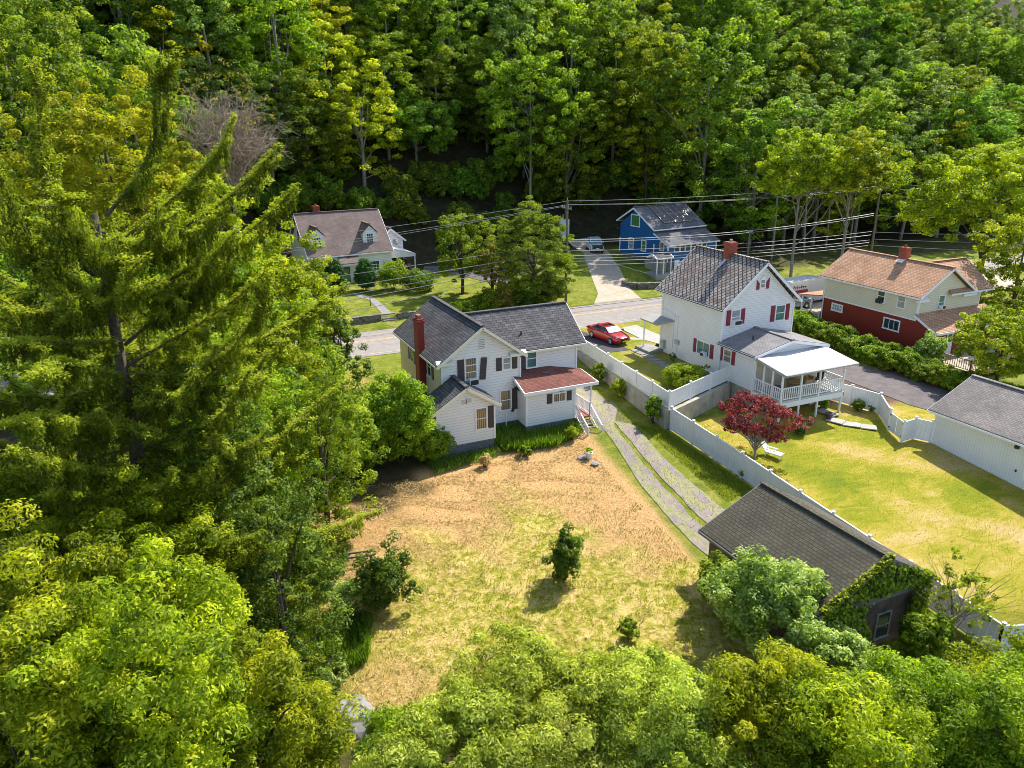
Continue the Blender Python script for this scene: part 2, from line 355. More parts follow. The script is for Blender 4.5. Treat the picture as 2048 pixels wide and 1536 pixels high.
def gable_roof(par, mat, x0, x1, y0, y1, ze, zp, axis='y', pk=None, t=.13, trimm=None, name='roof', ze2=None, ends=(1, 1)):
    """roof slabs out to the eave tips; ze = eave top height"""
    m = MB(); ze2 = ze if ze2 is None else ze2
    if axis == 'y':
        xc = pk if pk is not None else (x0 + x1) / 2
        for xe, z_ in ((x0, ze), (x1, ze2)):
            m.prism([(xe, y0, z_ - t), (xe, y0, z_), (xc, y0, zp), (xc, y0, zp - t)], (0, y1 - y0, 0))
        m.bar((xc, y0 - .01, zp + .02), (xc, y1 + .01, zp + .02), .3, .07)
    else:
        yc = pk if pk is not None else (y0 + y1) / 2
        for yee, z_ in ((y0, ze), (y1, ze2)):
            m.prism([(x0, yee, z_ - t), (x0, yee, z_), (x0, yc, zp), (x0, yc, zp - t)], (x1 - x0, 0, 0))
        m.bar((x0 - .01, yc, zp + .02), (x1 + .01, yc, zp + .02), .3, .07)
    r = m.build(name, mat, par)
    if trimm:
        q = MB(); o = -t - .07
        if axis == 'y':
            for k, yy in enumerate((y0 - .02, y1 + .02)):
                if not ends[k]: continue
                q.bar((x0, yy, ze + o + .05), (xc, yy, zp + o + .05), .06, .2); q.bar((xc, yy, zp + o + .05), (x1, yy, ze2 + o + .05), .06, .2)
            q.bar((x0 - .02, y0, ze + o + .06), (x0 - .02, y1, ze + o + .06), .1, .14); q.bar((x1 + .02, y0, ze2 + o + .06), (x1 + .02, y1, ze2 + o + .06), .1, .14)
        else:
            for k, xx in enumerate((x0 - .02, x1 + .02)):
                if not ends[k]: continue
                q.bar((xx, y0, ze + o + .05), (xx, yc, zp + o + .05), .06, .2); q.bar((xx, yc, zp + o + .05), (xx, y1, ze2 + o + .05), .06, .2)
            q.bar((x0, y0 - .02, ze + o + .06), (x1, y0 - .02, ze + o + .06), .1, .14); q.bar((x0, y1 + .02, ze2 + o + .06), (x1, y1 + .02, ze2 + o + .06), .1, .14)
        q.build('fascia', trimm, r)
    return r
def cornerboards(par, pts, z0, z1, mat=None, w=.12):
    m = MB()
    for x, y in pts: m.box(x - w / 2, y - w / 2, z0, x + w / 2, y + w / 2, z1)
    m.build('corner_board', mat or white_paint, par)
def chimney(par, x0, y0, z0, x1, y1, z1, mat=None, cap=None):
    m = MB().box(x0, y0, z0, x1, y1, z1); m.box(x0 - .05, y0 - .05, z1 - .22, x1 + .05, y1 + .05, z1 - .06); c = m.build('chimney', mat or brick, par)
    p = MB(); p.tube([((x0 + x1) / 2, (y0 + y1) / 2, z1), ((x0 + x1) / 2, (y0 + y1) / 2, z1 + .22)], .13, 10); p.build('flue', cap or terracotta, c); return c
def railing(par, p, q, h=.95, mat=None, gap=.13, name='railing', post=.1, th=.05):
    mat = mat or white_paint; p = np.array(p, float); q = np.array(q, float); L = np.linalg.norm((q - p)[:2]); m = MB()
    up = np.array((0, 0, 1.)); m.bar(p + up * h, q + up * h, .09, .07); m.bar(p + up * .12, q + up * .12, .06, .06)
    n = max(2, int(L / gap))
    for i in range(1, n):
        c = p + (q - p) * i / n; m.bar(c + up * .12, c + up * h, th * .8, th * .8, up=(0, 1, 0))
    if post:
        for c in (p, q): m.bar(c, c + up * (h + .06), post, post, up=(0, 1, 0))
    return m.build(name, mat, par)
# ---- ground sheets following the terrain
def strip(name, Lp, Rp, off, mat, label=None, n=60, k=6, zf=None, kind='structure', seg=True):
    def samp(pl):
        pl = np.array(pl, float); d = np.r_[0, np.cumsum(np.linalg.norm(np.diff(pl, axis=0), axis=1))]; t = np.linspace(0, d[-1], n)
        return np.stack([np.interp(t, d, pl[:, 0]), np.interp(t, d, pl[:, 1])], 1)
    a, b = samp(Lp), samp(Rp); m = MB()
    for i in range(n):
        for j in range(k + 1):
            p = a[i] + (b[i] - a[i]) * j / k; z = (zf(p[0], p[1]) if zf else T(p[0], p[1])) + off
            m.v.append((p[0], p[1], float(z)))
    for i in range(n - 1):
        for j in range(k):
            q = i * (k + 1) + j; m.f.append((q, q + 1, q + k + 2, q + k + 1))
    o = m.build(name, mat, None, True); tag(o, label, None, None, kind)
    # face up
    me = o.data
    if sum(p.normal.z for p in me.polygons) < 0: me.flip_normals()
    return o
# ---- leaves
def leaves(name, C, Nn, size, mat, parent=None, aspect=.5, var=None, dirs=None, fold=.12):
    """one diamond-shaped, slightly folded leaf per row of C"""
    n = len(C)
    if n == 0: return None
    Nn = Nn / (np.linalg.norm(Nn, axis=1)[:, None] + 1e-9)
    if dirs is None: dirs = rng.normal(size=(n, 3))
    t = dirs - Nn * (dirs * Nn).sum(1)[:, None]; t /= np.linalg.norm(t, axis=1)[:, None] + 1e-9
    b = np.cross(Nn, t); s = size * rng.uniform(.7, 1.3, (n, 1)) if np.isscalar(size) else size.reshape(-1, 1)
    v = np.empty((n, 4, 3)); v[:, 0] = C - t * s / 2; v[:, 2] = C + t * s / 2
    v[:, 1] = C + b * s * aspect / 2 + Nn * s * fold; v[:, 3] = C - b * s * aspect / 2 + Nn * s * fold
    me = bpy.data.meshes.new(name); me.vertices.add(n * 4); me.vertices.foreach_set('co', v.ravel())
    me.loops.add(n * 4); me.loops.foreach_set('vertex_index', np.arange(n * 4)); me.polygons.add(n)
    me.polygons.foreach_set('loop_start', np.arange(n) * 4); me.polygons.foreach_set('loop_total', np.full(n, 4)); me.update()
    a = me.attributes.new('var', 'FLOAT', 'FACE'); vv = rng.uniform(0, 1, n) if var is None else var
    a.data.foreach_set('value', np.clip(vv, 0, 1).astype(np.float32)); me.materials.append(mat)
    o = bpy.data.objects.new(name, me); col.objects.link(o)
    if parent: o.parent = parent
    return o
def rdir(n):
    d = rng.normal(size=(n, 3)); return d / np.linalg.norm(d, axis=1)[:, None]
def clumps_to_leaves(C, Rr, per, flat=.7, up=.5, rnd=.6):
    per = max(8, int(per * .52))
    C = np.asarray(C); k = len(C); d = rdir(k * per); r = np.repeat(Rr, per) * rng.uniform(.35, 1, k * per) ** .6
    pts = np.repeat(C, per, 0) + d * r[:, None] * np.array([1, 1, flat]); nn = d + np.array([0, 0, up]) + rng.normal(size=pts.shape) * rnd
    cv = np.repeat(rng.uniform(-.3, .3, k), per); var = .5 + cv + rng.normal(size=k * per) * .16
    return pts, nn, var
def crown_clumps(c, rx, rz, k, rc, lob=.25, low=.25, seed=None, cone=0):
    """clump centres over a lobed ellipsoid, few inside"""
    k = int(k * 2.2); rc = rc * .62
    d = rdir(k * 3); d = d[d[:, 2] > -low - .25 * rng.uniform(size=len(d))][:k]; k = len(d)
    ph = rng.uniform(0, 6.28, 6)
    l = 1 + lob * (np.sin(3 * np.arctan2(d[:, 1], d[:, 0]) + ph[0]) * np.cos(2.5 * d[:, 2] + ph[1]) * .7 + .5 * np.sin(5 * d[:, 0] * 1.3 + 4 * d[:, 2] + ph[2]))
    r = rng.uniform(.3, 1, k) ** .4 * l
    p = d * r[:, None] * np.array([rx, rx, rz])
    if cone: p[:, :2] *= (1 - cone * np.clip(p[:, 2:3] / rz * .5 + .5, 0, 1)) * 1.15
    return np.array(c) + p, rc * rng.uniform(.6, 1.25, k)
def limb_path(a, b, bend=.25, n=6):
    a = np.array(a, float); b = np.array(b, float); L = np.linalg.norm(b - a); w = rng.normal(size=3) * bend * L * .3; w[2] += bend * L * .25
    t = np.linspace(0, 1, n)[:, None]; return a + (b - a) * t + w * (t * (1 - t)) * 2
def trunk_mesh(base, top, r0, limbs, r1=None, lean=0, sides=8, lr=.35):
    m = MB(); base = np.array(base, float); top = np.array(top, float)
    pts = limb_path(base, top, .05, 7); m.tube(pts, list(np.linspace(r0, r1 or r0 * .3, 7)), sides)
    for q in limbs:
        q = np.array(q, float); hh = rng.uniform(.25, .75); s = base + (top - base) * hh
        if q[2] < s[2] + .3: s = base + (top - base) * max(.15, hh * .6)
        lp = limb_path(s, q, .3, 5); m.tube(lp, list(np.linspace(r0 * lr, .02, 5)), 5, cap=False)
    return m
def tree(name, label, cat, base, height, rx, mat, k=70, rc=1.0, per=150, leaf=.28, aspect=.55, tr=.22, crown=.62, low=.35, lob=.28, group=None, barkm=None, limbs=10, flat=.65, cone=0, up=.8, cut=1.0):
    base = np.array(base, float); rz = height * crown / 2; cz = height - rz
    e = thing(name, label, cat, base, rng.uniform(0, 360), group)
    C, Rr = crown_clumps((0, 0, cz), rx, rz, k, rc, lob, low, cone=cone)
    pts, nn, var = clumps_to_leaves(C, Rr, per, flat, up)
    leaves('crown', pts, nn, leaf, mat, e, aspect, var)
    idx = rng.choice(len(C), min(limbs, len(C)), replace=False)
    trunk_mesh((0, 0, -.3), (0, 0, cz + rz * .45), tr, C[idx] * .93).build('trunk', barkm or bark, e, True)
    return e
def copy_tree(o, parent=None):
    c = o.copy(); col.objects.link(c); c.parent = parent
    for ch in list(o.children):
        d = ch.copy(); col.objects.link(d); d.parent = c
    return c
def shrub(name, label, cat, px=None, pos=None, h=1.2, r=.8, mat=None, k=26, rc=None, per=110, leaf=.12, aspect=.5, group=None, flat=.8, low=.7, stem=.04, cone=0, up=.7, lob=.2):
    p = P(*px) if px is not None else np.array(pos, float)
    e = thing(name, label, cat, p, rng.uniform(0, 360), group); rc = rc or r * .38
    C, Rr = crown_clumps((0, 0, h * .52), r * .8, h * .42, k, rc, lob, low, cone=cone)
    pts, nn, var = clumps_to_leaves(C, Rr, per, flat, up); pts[:, 2] = np.maximum(pts[:, 2], .02)
    leaves('foliage', pts, nn, leaf, mat or L_bush, e, aspect, var)
    m = MB()
    for q in C[rng.choice(len(C), 5)]: m.tube(limb_path((0, 0, -.1), q * .9, .2, 4), list(np.linspace(stem, .01, 4)), 5, cap=False)
    m.build('stem', bark, e); return e
def grass_patch(name, label, pts, h, mat, w=.035, kind='stuff'):
    n = len(pts); d = rng.normal(size=(n, 3)) * .3; d[:, 2] = 1; d /= np.linalg.norm(d, axis=1)[:, None]
    hh = h * rng.uniform(.5, 1.2, n); C = pts + d * hh[:, None] / 2
    nn = np.cross(d, rdir(n)); o = leaves(name, C, nn, hh, mat, None, w / h * 1.0, None, d, .05); tag(o, label, None, None, kind); return o
# ------------------------------------------------------------ ground
def ground_mat():
    m, nt, ns, ls, b = new_mat('ground_cover')
    def A(n):
        a = ns.new('ShaderNodeAttribute'); a.attribute_name = n; return a.outputs['Fac']
    n1 = noise(nt, .35, 6, .6); n2 = noise(nt, 2.2, 6, .7); n3 = noise(nt, 9, 4, .7, dist=.6); n4 = noise(nt, .9, 5, .65, dist=.8)
    verge = ramp(nt, n4, [(.3, (.1, .14, .014)), (.5, (.19, .22, .02)), (.7, (.33, .29, .07))])
    n5 = math_(nt, 'ADD', math_(nt, 'MULTIPLY', noise(nt, .16, 3, .5), .75), math_(nt, 'MULTIPLY', noise(nt, .9, 7, .75, dist=1.2, stretch=(.6, 1.3, 1)), .42))
    lawn = ramp(nt, n5, [(.42, (.15, .2, .01)), (.53, (.27, .27, .014)), (.6, (.42, .33, .05)), (.7, (.54, .38, .16))])
    straw = ramp(nt, math_(nt, 'ADD', math_(nt, 'MULTIPLY', n2, .6), math_(nt, 'MULTIPLY', noise(nt, .7, 6, .7, dist=1.5), .4)), [(.38, (.17, .2, .012)), (.47, (.33, .31, .03)), (.54, (.56, .43, .12)), (.7, (.74, .55, .27))])
    straw2 = mix(nt, A('z_dry'), straw, ramp(nt, n3, [(.25, (.33, .18, .07)), (.5, (.54, .32, .13)), (.7, (.64, .41, .19))]))
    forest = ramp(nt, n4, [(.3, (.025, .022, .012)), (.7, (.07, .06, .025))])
    mulch = ramp(nt, n2, [(.3, (.1, .06, .04)), (.7, (.2, .13, .09))])
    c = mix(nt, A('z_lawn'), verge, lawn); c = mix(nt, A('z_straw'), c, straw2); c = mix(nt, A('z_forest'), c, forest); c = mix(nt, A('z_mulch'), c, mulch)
    g = ramp(nt, n3, [(.28, (.72,) * 3), (.55, (1.08,) * 3)]); c = mix(nt, 1.0, c, g, 'MULTIPLY')
    ls.new(c, b.inputs['Base Color']); b.inputs['Roughness'].default_value = .95; b.inputs['Specular IOR Level'].default_value = .15
    bump(nt, noise(nt, 6, 6, .8), .9, .14, b); return m
def blob(x, y, cx, cy, rx, ry, e=.25):
    d = np.sqrt(((x - cx) / rx) ** 2 + ((y - cy) / ry) ** 2); return 1 - sm(1 - e, 1 + e, d + .12 * np.sin(x * 1.7 + y) + .1 * np.sin(y * 2.1 - x * .6))
def zones(x, y):
    st = sm(-37, -35, x) * (1 - sm(-.5, .3, x - np.interp(y, [-40, -19, -9, -2], [-17, -16.3, -14.6, -13.4]))) * (1 - sm(-2.2, -1.4, y)) * sm(-33, -30, y)
    st = np.maximum(st, blob(x, y, -31, 8, 6, 6) * .7)
    lw = sm(-8.2, -8, x) * (1 - sm(19.5, 21, x)) * (1 - sm(-4.5, -4, y)) * sm(-42, -38, y)
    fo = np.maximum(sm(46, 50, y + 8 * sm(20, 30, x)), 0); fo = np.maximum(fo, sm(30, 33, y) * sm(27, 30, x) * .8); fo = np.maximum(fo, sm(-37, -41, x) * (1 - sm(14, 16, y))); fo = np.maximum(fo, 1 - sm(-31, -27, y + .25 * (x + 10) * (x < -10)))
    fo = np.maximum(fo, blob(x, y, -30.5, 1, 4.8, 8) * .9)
    mu = np.maximum(blob(x, y, 13, -4, 9, 2.6), blob(x, y, 14, -6, 5, 2.2)) * sm(-.5, .5, x); mu = np.maximum(mu, sm(7.5, 8.5, x) * 0)
    dr = sm(-12.5, -5.5, y - .35 * (x + 20) + 1.5 * np.sin(x * .9) + np.sin(x * 2.3 + y)) ; dr = np.maximum(dr, blob(x, y, -16.5, -11, 4.5, 8)) ; dr = np.maximum(dr, .6 * blob(x, y, -34, -24, 4, 5))
    return st, lw, fo, mu, dr
gm = ground_mat()
def grid(name, xs, ys, mat, zf, off=0):
    X, Y = np.meshgrid(xs, ys); Z = zf(X, Y) + off; nx, ny = len(xs), len(ys)
    me = bpy.data.meshes.new(name); me.vertices.add(nx * ny); me.vertices.foreach_set('co', np.stack([X, Y, Z], -1).ravel())
    i = np.arange(nx * ny).reshape(ny, nx); f = np.stack([i[:-1, :-1], i[:-1, 1:], i[1:, 1:], i[1:, :-1]], -1).reshape(-1, 4); n = len(f)
    me.loops.add(n * 4); me.loops.foreach_set('vertex_index', f.ravel()); me.polygons.add(n); me.polygons.foreach_set('loop_start', np.arange(n) * 4); me.polygons.foreach_set('loop_total', np.full(n, 4)); me.update()
    me.polygons.foreach_set('use_smooth', [True] * n)
    for k, v in zip(('z_straw', 'z_lawn', 'z_forest', 'z_mulch', 'z_dry'), zones(X, Y)):
        a = me.attributes.new(k, 'FLOAT', 'POINT'); a.data.foreach_set('value', np.asarray(v, np.float32).ravel())
    me.materials.append(mat); o = bpy.data.objects.new(name, me); col.objects.link(o); return o
xs = np.unique(np.r_[np.linspace(-500, -62, 30), np.arange(-62, 62, .35), np.linspace(62, 160, 80), np.linspace(165, 600, 30)])
ys = np.unique(np.r_[np.linspace(-140, -42, 40), np.arange(-42, 58, .35), np.linspace(58, 130, 90), np.linspace(135, 400, 30)])
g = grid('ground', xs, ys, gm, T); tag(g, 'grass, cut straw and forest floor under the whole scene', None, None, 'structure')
# asphalt etc
def asphalt(name, c1, c2, grass=0.0, crack=.4):
    m, nt, ns, ls, b = new_mat(name)
    c = ramp(nt, noise(nt, 1.2, 6, .7), [(.3, c1), (.7, c2)])
    c = mix(nt, 1.0, c, ramp(nt, noise(nt, 30, 2), [(.3, (.85,) * 3), (.7, (1.12,) * 3)]), 'MULTIPLY')
    tc = ns.new('ShaderNodeTexCoord'); v = ns.new('ShaderNodeTexVoronoi'); v.feature = 'DISTANCE_TO_EDGE'; v.inputs['Scale'].default_value = .6
    nz = ns.new('ShaderNodeTexNoise'); nz.inputs['Scale'].default_value = 1.5; nz.inputs['Detail'].default_value = 6; ls.new(tc.outputs['Object'], nz.inputs['Vector'])
    ad = ns.new('ShaderNodeMix'); ad.data_type = 'VECTOR'; ad.inputs[0].default_value = .35; ls.new(tc.outputs['Object'], ad.inputs[4]); ls.new(nz.outputs['Color'], ad.inputs[5]); ls.new(ad.outputs[1], v.inputs['Vector'])
    c = mix(nt, ramp(nt, v.outputs['Distance'], [(0, (crack,) * 3), (.018, (0, 0, 0))]), c, tuple(a * .4 for a in c1))
    if grass:
        gmask = ramp(nt, noise(nt, 1.3, 7, .72, stretch=(1.6, .5, 1)), [(.49, (0, 0, 0)), (.53, (1, 1, 1))])
        c = mix(nt, math_(nt, 'MULTIPLY', gmask, grass), c, ramp(nt, noise(nt, 5, 4), [(.3, (.15, .2, .02)), (.7, (.4, .36, .12))]))
    ls.new(c, b.inputs['Base Color']); b.inputs['Roughness'].default_value = .9; b.inputs['Specular IOR Level'].default_value = .2
    bump(nt, noise(nt, 20, 4, .7), .3, .02, b); return m
road_m = asphalt('road_asphalt', (.255, .225, .205), (.325, .29, .265), crack=.3); drive_m = asphalt('worn_asphalt', (.2, .165, .155), (.3, .25, .23), .6, .35)
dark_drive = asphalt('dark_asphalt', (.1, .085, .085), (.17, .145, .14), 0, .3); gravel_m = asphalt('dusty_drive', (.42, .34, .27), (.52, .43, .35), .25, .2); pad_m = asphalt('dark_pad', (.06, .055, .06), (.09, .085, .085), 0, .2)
yellow_m = plain('yellow_line', (.62, .42, .2), .8, .15, 2); white_l = plain('white_line', (.42, .4, .37), .8, .3, 2)
X_ = lambda y: [(-120, y), (160, y)]
strip('road', X_(18.3), X_(26.4), .03, road_m, 'two-lane asphalt road running past the houses', 300, 8)
strip('road_marking', X_(23.02), X_(23.14), .045, yellow_m, 'faded yellow centre line on the road', 300, 1); strip('road_marking', X_(23.26), X_(23.38), .045, yellow_m, 'faded yellow centre line on the road', 300, 1)
strip('road_marking', X_(18.85), X_(18.95), .045, white_l, 'white edge line on the near side of the road', 300, 1); strip('road_marking', X_(26.0), X_(26.1), .045, white_l, 'white edge line on the far side of the road', 300, 1)
# old driveway beside the white house
Ld = [P(1190, 838), P(1240, 905), P(1290, 985), P(1345, 1050), P(1392, 1095)]; Rd = [P(1222, 800), P(1278, 862), P(1335, 925), P(1395, 975), P(1455, 1025)]
Ld = [(-11.9, 18.3), (-12.1, 8), (-12.6, 1)] + [(p[0], p[1]) for p in Ld] + [(-15.4, -19)]; Rd = [(-8.6, 18.3), (-9.3, 8), (-9.6, 1)] + [(p[0], p[1]) for p in Rd] + [(-10.9, -19)]
Ld_, Rd_ = np.array([tuple(q[:2]) for q in Ld]), np.array([tuple(q[:2]) for q in Rd])
def rs(pl, n=60):
    d = np.r_[0, np.cumsum(np.linalg.norm(np.diff(pl, axis=0), axis=1))]; t = np.linspace(0, d[-1], n); return np.stack([np.interp(t, d, pl[:, 0]), np.interp(t, d, pl[:, 1])], 1)
La, Ra = rs(Ld_), rs(Rd_); ph_ = rng.uniform(0, 6, 8)
def wob(i, a, s): return a + s * (math.sin(i * .33 + ph_[0]) * .5 + math.sin(i * 1.1 + ph_[1]) * .35 + math.sin(i * 2.7 + ph_[2]) * .3)
lerp = lambda f, s, i0, i1: [La[i] + (Ra[i] - La[i]) * wob(i + f * 9, f, s) for i in range(i0, i1)]
strip('old_driveway', lerp(0.0, .012, 0, 34), lerp(1.0, .012, 0, 34), .035, drive_m, 'cracked old driveway beside the white farmhouse', 110, 14)
strip('old_driveway', lerp(.02, .02, 33, 60), lerp(.4, .035, 33, 60), .035, drive_m, 'left paved track of the old driveway', 90, 8)
strip('old_driveway', lerp(.52, .035, 33, 60), lerp(1.0, .02, 33, 60), .035, drive_m, 'right paved track of the old driveway', 90, 8)
strip('garage_driveway', [(9.7, 18.3), (11.2, 6), (11.8, -3), (12.4, -8.5), (14.6, -13.4)], [(13.2, 18.3), (14.6, 6), (16.8, -3), (18.6, -9), (22.5, -15)], .035, dark_drive, 'dark asphalt driveway leading to the white garage', 90, 12)
strip('upper_driveway', [(3.8, 26.4), (6.5, 30), (10, 38), (13.6, 46), (15, 53)], [(10.4, 26.4), (11.2, 30), (14.2, 38), (17.4, 46), (19.5, 52)], .035, gravel_m, 'dusty driveway climbing from the road to the white pickup', 70, 12)
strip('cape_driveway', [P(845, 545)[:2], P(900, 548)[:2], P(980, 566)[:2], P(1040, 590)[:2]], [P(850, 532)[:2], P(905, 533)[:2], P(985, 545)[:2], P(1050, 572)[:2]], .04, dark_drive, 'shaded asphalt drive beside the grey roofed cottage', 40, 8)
strip('front_yard_parking', [(20, 18.4), (20, 13)], [(60, 18.4), (60, 12)], .03, gravel_m, 'pale paved parking area by the tan and red house', 40, 40)
# ---- lawn terrace of the neighbouring white house
def terr(x, y): return 1.6 - sm(12, 18, y) * .06
tp = [(-8.05, -4.42), (0.0, -1.25), (0.0, 8.0), (8.4, 8.0), (9.3, 18.2), (-5.7, 18.2), (-6.6, 10.6)]
mb = MB(); n = 70
xa = np.linspace(-8.1, 0.02, 26); 
L1 = [(-8.05, -4.42), (-6.6, 10.6), (-5.8, 18.25)]; R1 = [(0.02, -1.25), (0.02, 9.2), (9.4, 18.25)]
def zterr(x, y): return terr(x, y)
te = strip('terrace_lawn', L1, R1, 0, gm, 'raised front and side lawn of the house with crimson shutters', 80, 30, zf=lambda x, y: float(terr(x, y)))
for k in ('z_straw', 'z_lawn', 'z_forest', 'z_mulch', 'z_dry'):
    a = te.data.attributes.new(k, 'FLOAT', 'POINT'); a.data.foreach_set('value', np.full(len(te.data.vertices), .0 if k != 'z_lawn' else .35, np.float32))
def sheet(name, pts, z, mat, label, t=.05):
    m = MB().prism([(p[0], p[1], z - t) for p in pts], (0, 0, t)); o = m.build(name, mat); return tag(o, label, None, None, 'structure')
def A2(px, py, z): q = at(px, py, z); return (q[0], q[1])
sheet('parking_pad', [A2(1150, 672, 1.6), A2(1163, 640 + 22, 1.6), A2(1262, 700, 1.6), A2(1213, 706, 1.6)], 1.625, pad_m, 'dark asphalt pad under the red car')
sheet('concrete_apron', [A2(1240, 657, 1.6), A2(1272, 650, 1.6), A2(1330, 675, 1.6), A2(1326, 690, 1.6), A2(1288, 680, 1.6), A2(1262, 680, 1.6), A2(1258, 674, 1.6), A2(1280, 677, 1.6)], 1.63, conc_light, 'pale concrete apron in front of the house with crimson shutters')
for i, (x, y) in enumerate([(1274, 701), (1285, 706), (1297, 712), (1308, 719), (1320, 725), (1331, 731)]):
    a = at(x, y, 1.63); m = MB().box(-.42, -.42, 0, .42, .42, .05); o = m.build('stepping_slab', flag); o.location = (a[0], a[1], 1.6); o.rotation_euler = (0, 0, R_(4 * i)); tag(o, 'grey square slab in the path along the house with crimson shutters', 'paving slab', 'slabs of the side path')
# retaining wall of the terrace
def wallrun(name, pts, z0, z1, th, mat, label, cat, dz=None, group=None):
    m = MB()
    for (a, b) in zip(pts[:-1], pts[1:]):
        a = np.array(a, float); b = np.array(b, float); d = (b - a) / np.linalg.norm(b - a); nrm = np.array((-d[1], d[0])) * th / 2
        n = max(2, int(np.linalg.norm(b - a) / .6)); 
        for i in range(n):
            p = a + (b - a) * i / n; q = a + (b - a) * (i + 1) / n; jz = rng.uniform(-1, 1) * (dz or 0)
            zz = z1(p[0], p[1]) if callable(z1) else z1; jt = 1 + rng.uniform(-1, 1) * (dz or 0) * 1.5
            m.prism([(*(p - nrm * jt), z0), (*(q - nrm * jt), z0), (*(q + nrm * jt), z0), (*(p + nrm * jt), z0)], (0, 0, zz + jz - z0))
    o = m.build(name, mat); return tag(o, label, cat, group)
ow = np.array
wallrun('retaining_wall', [(-8.3, -4.62), (-6.9, 10.6), (-6.1, 17.6)], -.6, 1.66, .34, concrete, 'long low concrete retaining wall under the white fence along the old driveway', 'retaining wall')
wallrun('retaining_wall', [(-8.1, -4.7), (-.25, -1.65)], -.7, 1.6, .4, concrete, 'stained concrete retaining wall behind the red maple', 'retaining wall')
# stone walls across the road
SX = P(775, 628)[0]; SX = float(SX)
wallrun('stone_wall', [(-44, 29.3), (SX - .9, 29.3)], 1.2, 2.45, .5, stone_wall, 'dry stone wall left of the garden steps', 'stone wall', .08)
wallrun('stone_wall', [(SX + .9, 29.3), (-4.2, 29.3)], 1.2, 2.45, .5, stone_wall, 'dry stone wall right of the garden steps', 'stone wall', .08)
wallrun('stone_wall', [(11.3, 32.2), (12.2, 30.4), (15.4, 29.8), (19, 29.8)], 1.2, 2.55, .55, stone_wall, 'curved stone wall below the blue house lawn', 'stone wall', .08)
m = MB()
for i in range(5): m.box(SX - .75, 28.5 + i * .3, 1.2, SX + .75, 28.9 + i * .3, 1.75 + i * .15)
tag(m.build('garden_steps', flag), 'stone garden steps up through the stone wall', 'steps')
strip('garden_path', [(SX - .5, 29.9), P(738, 600)[:2], P(697, 588)[:2]], [(SX + .5, 29.9), P(752, 598)[:2], P(712, 586)[:2]], .03, flag, 'narrow path from the garden steps to the front door', 40, 3)
# terrace infill right of the stone wall for the blue house
# ------------------------------------------------------------ white vinyl fences
def fence(label, pts, zb, h=1.75, step=2.4, group=None, skip=None):
    """pts: list of (x,y); zb(x,y) -> base height; panels and capped posts as parts"""
    f = thing('vinyl_fence', label, 'fence', (pts[0][0], pts[0][1], zb(*pts[0])), 0, group); o = np.array(f.location)
    for (a, b) in zip(pts[:-1], pts[1:]):
        a = np.array(a, float); b = np.array(b, float); L = np.linalg.norm(b - a); n = max(1, int(round(L / step)))
        for i in range(n + 1):
            p = a + (b - a) * i / n; z = float(zb(*p)) - o[2]; q = p - o[:2]
            if i == 0 and (a != np.array(pts[0])).any(): pass
            else:
                m = MB(); w = .065; m.box(q[0] - w, q[1] - w, z - .3, q[0] + w, q[1] + w, z + h + .1); w = .09; m.box(q[0] - w, q[1] - w, z + h + .1, q[0] + w, q[1] + w, z + h + .16); m.build('post', vinyl, f)
            if i < n:
                r = a + (b - a) * (i + 1) / n; z2 = float(zb(*r)) - o[2]; s = r - o[:2]; m = MB(); zz = min(z, z2) if abs(z - z2) < .02 else None
                A3 = np.array((*q, z + h - .04)); B3 = np.array((*s, z2 + h - .04)); m.bar(A3, B3, .09, .1); 
                A4 = np.array((*q, z + .14)); B4 = np.array((*s, z2 + .14)); m.bar(A4, B4, .07, .14)
                M1 = (A3 + A4) / 2; M2 = (B3 + B4) / 2; hh = h - .2; d = (B3 - A3); d2 = d / np.linalg.norm(d); nb = max(4, int(L / n / .28))
                for k in range(nb):
                    c0 = M1 + (M2 - M1) * (k + .015) / nb; c1 = M1 + (M2 - M1) * (k + .985) / nb; m.bar(c0, c1, .035, hh)
                m.build('panel', vinyl, f)
    return f
tb = lambda x, y: 1.62
fence('upper run of white fence on the retaining wall beside the old driveway', [(-8.05, -4.42), (-6.6, 10.6), (-5.9, 16.5)], tb, 1.25, 2.45)
fence('short white fence crossing between the retaining wall corner and the house', [(-8.0, -4.36), (0, -1.3)], tb, 1.25, 2.7)
tg = lambda x, y: float(T(x, y)) + .02
lowend = at(1929, 1286, -1.6)
fence('long white fence running downhill between the barn and the green lawn', [(-8.15, -4.95), (-7.75, -30.0)], tg, 1.7, 2.45)
fence('white fence along the bottom of the lawn at right edge', [(-7.75, -30.0), (10, -36)], tg, 1.7, 2.45)
fr = [at(1672, 838, -.1), at(1738, 822, -.25), at(1755, 822, -.25)]
FR = [(8.6, -3.6), A2(1736, 830, -.1), A2(1765, 853, -.3)]
G0 = A2(1776, 862, -.35); G1 = A2(1803, 885, -.4)
fence('white fence curving behind the clipped bushes by the deck', [(6.2, -2.6), A2(1756, 828, -.15), G0], tg, 1.6, 2.2)
gcor = at(1861, 884, -.45)
fence('white fence between the gate and the garage corner', [G1, A2(1826, 878, -.42), (gcor[0] - .1, gcor[1])], tg, 1.6, 2.2)
gt = thing('garden_gate', 'white double gate with black hinges beside the garage driveway', 'gate', (*G0, float(T(*G0))), math.degrees(math.atan2(G1[1] - G0[1], G1[0] - G0[0])))
GL = math.dist(G0, G1)
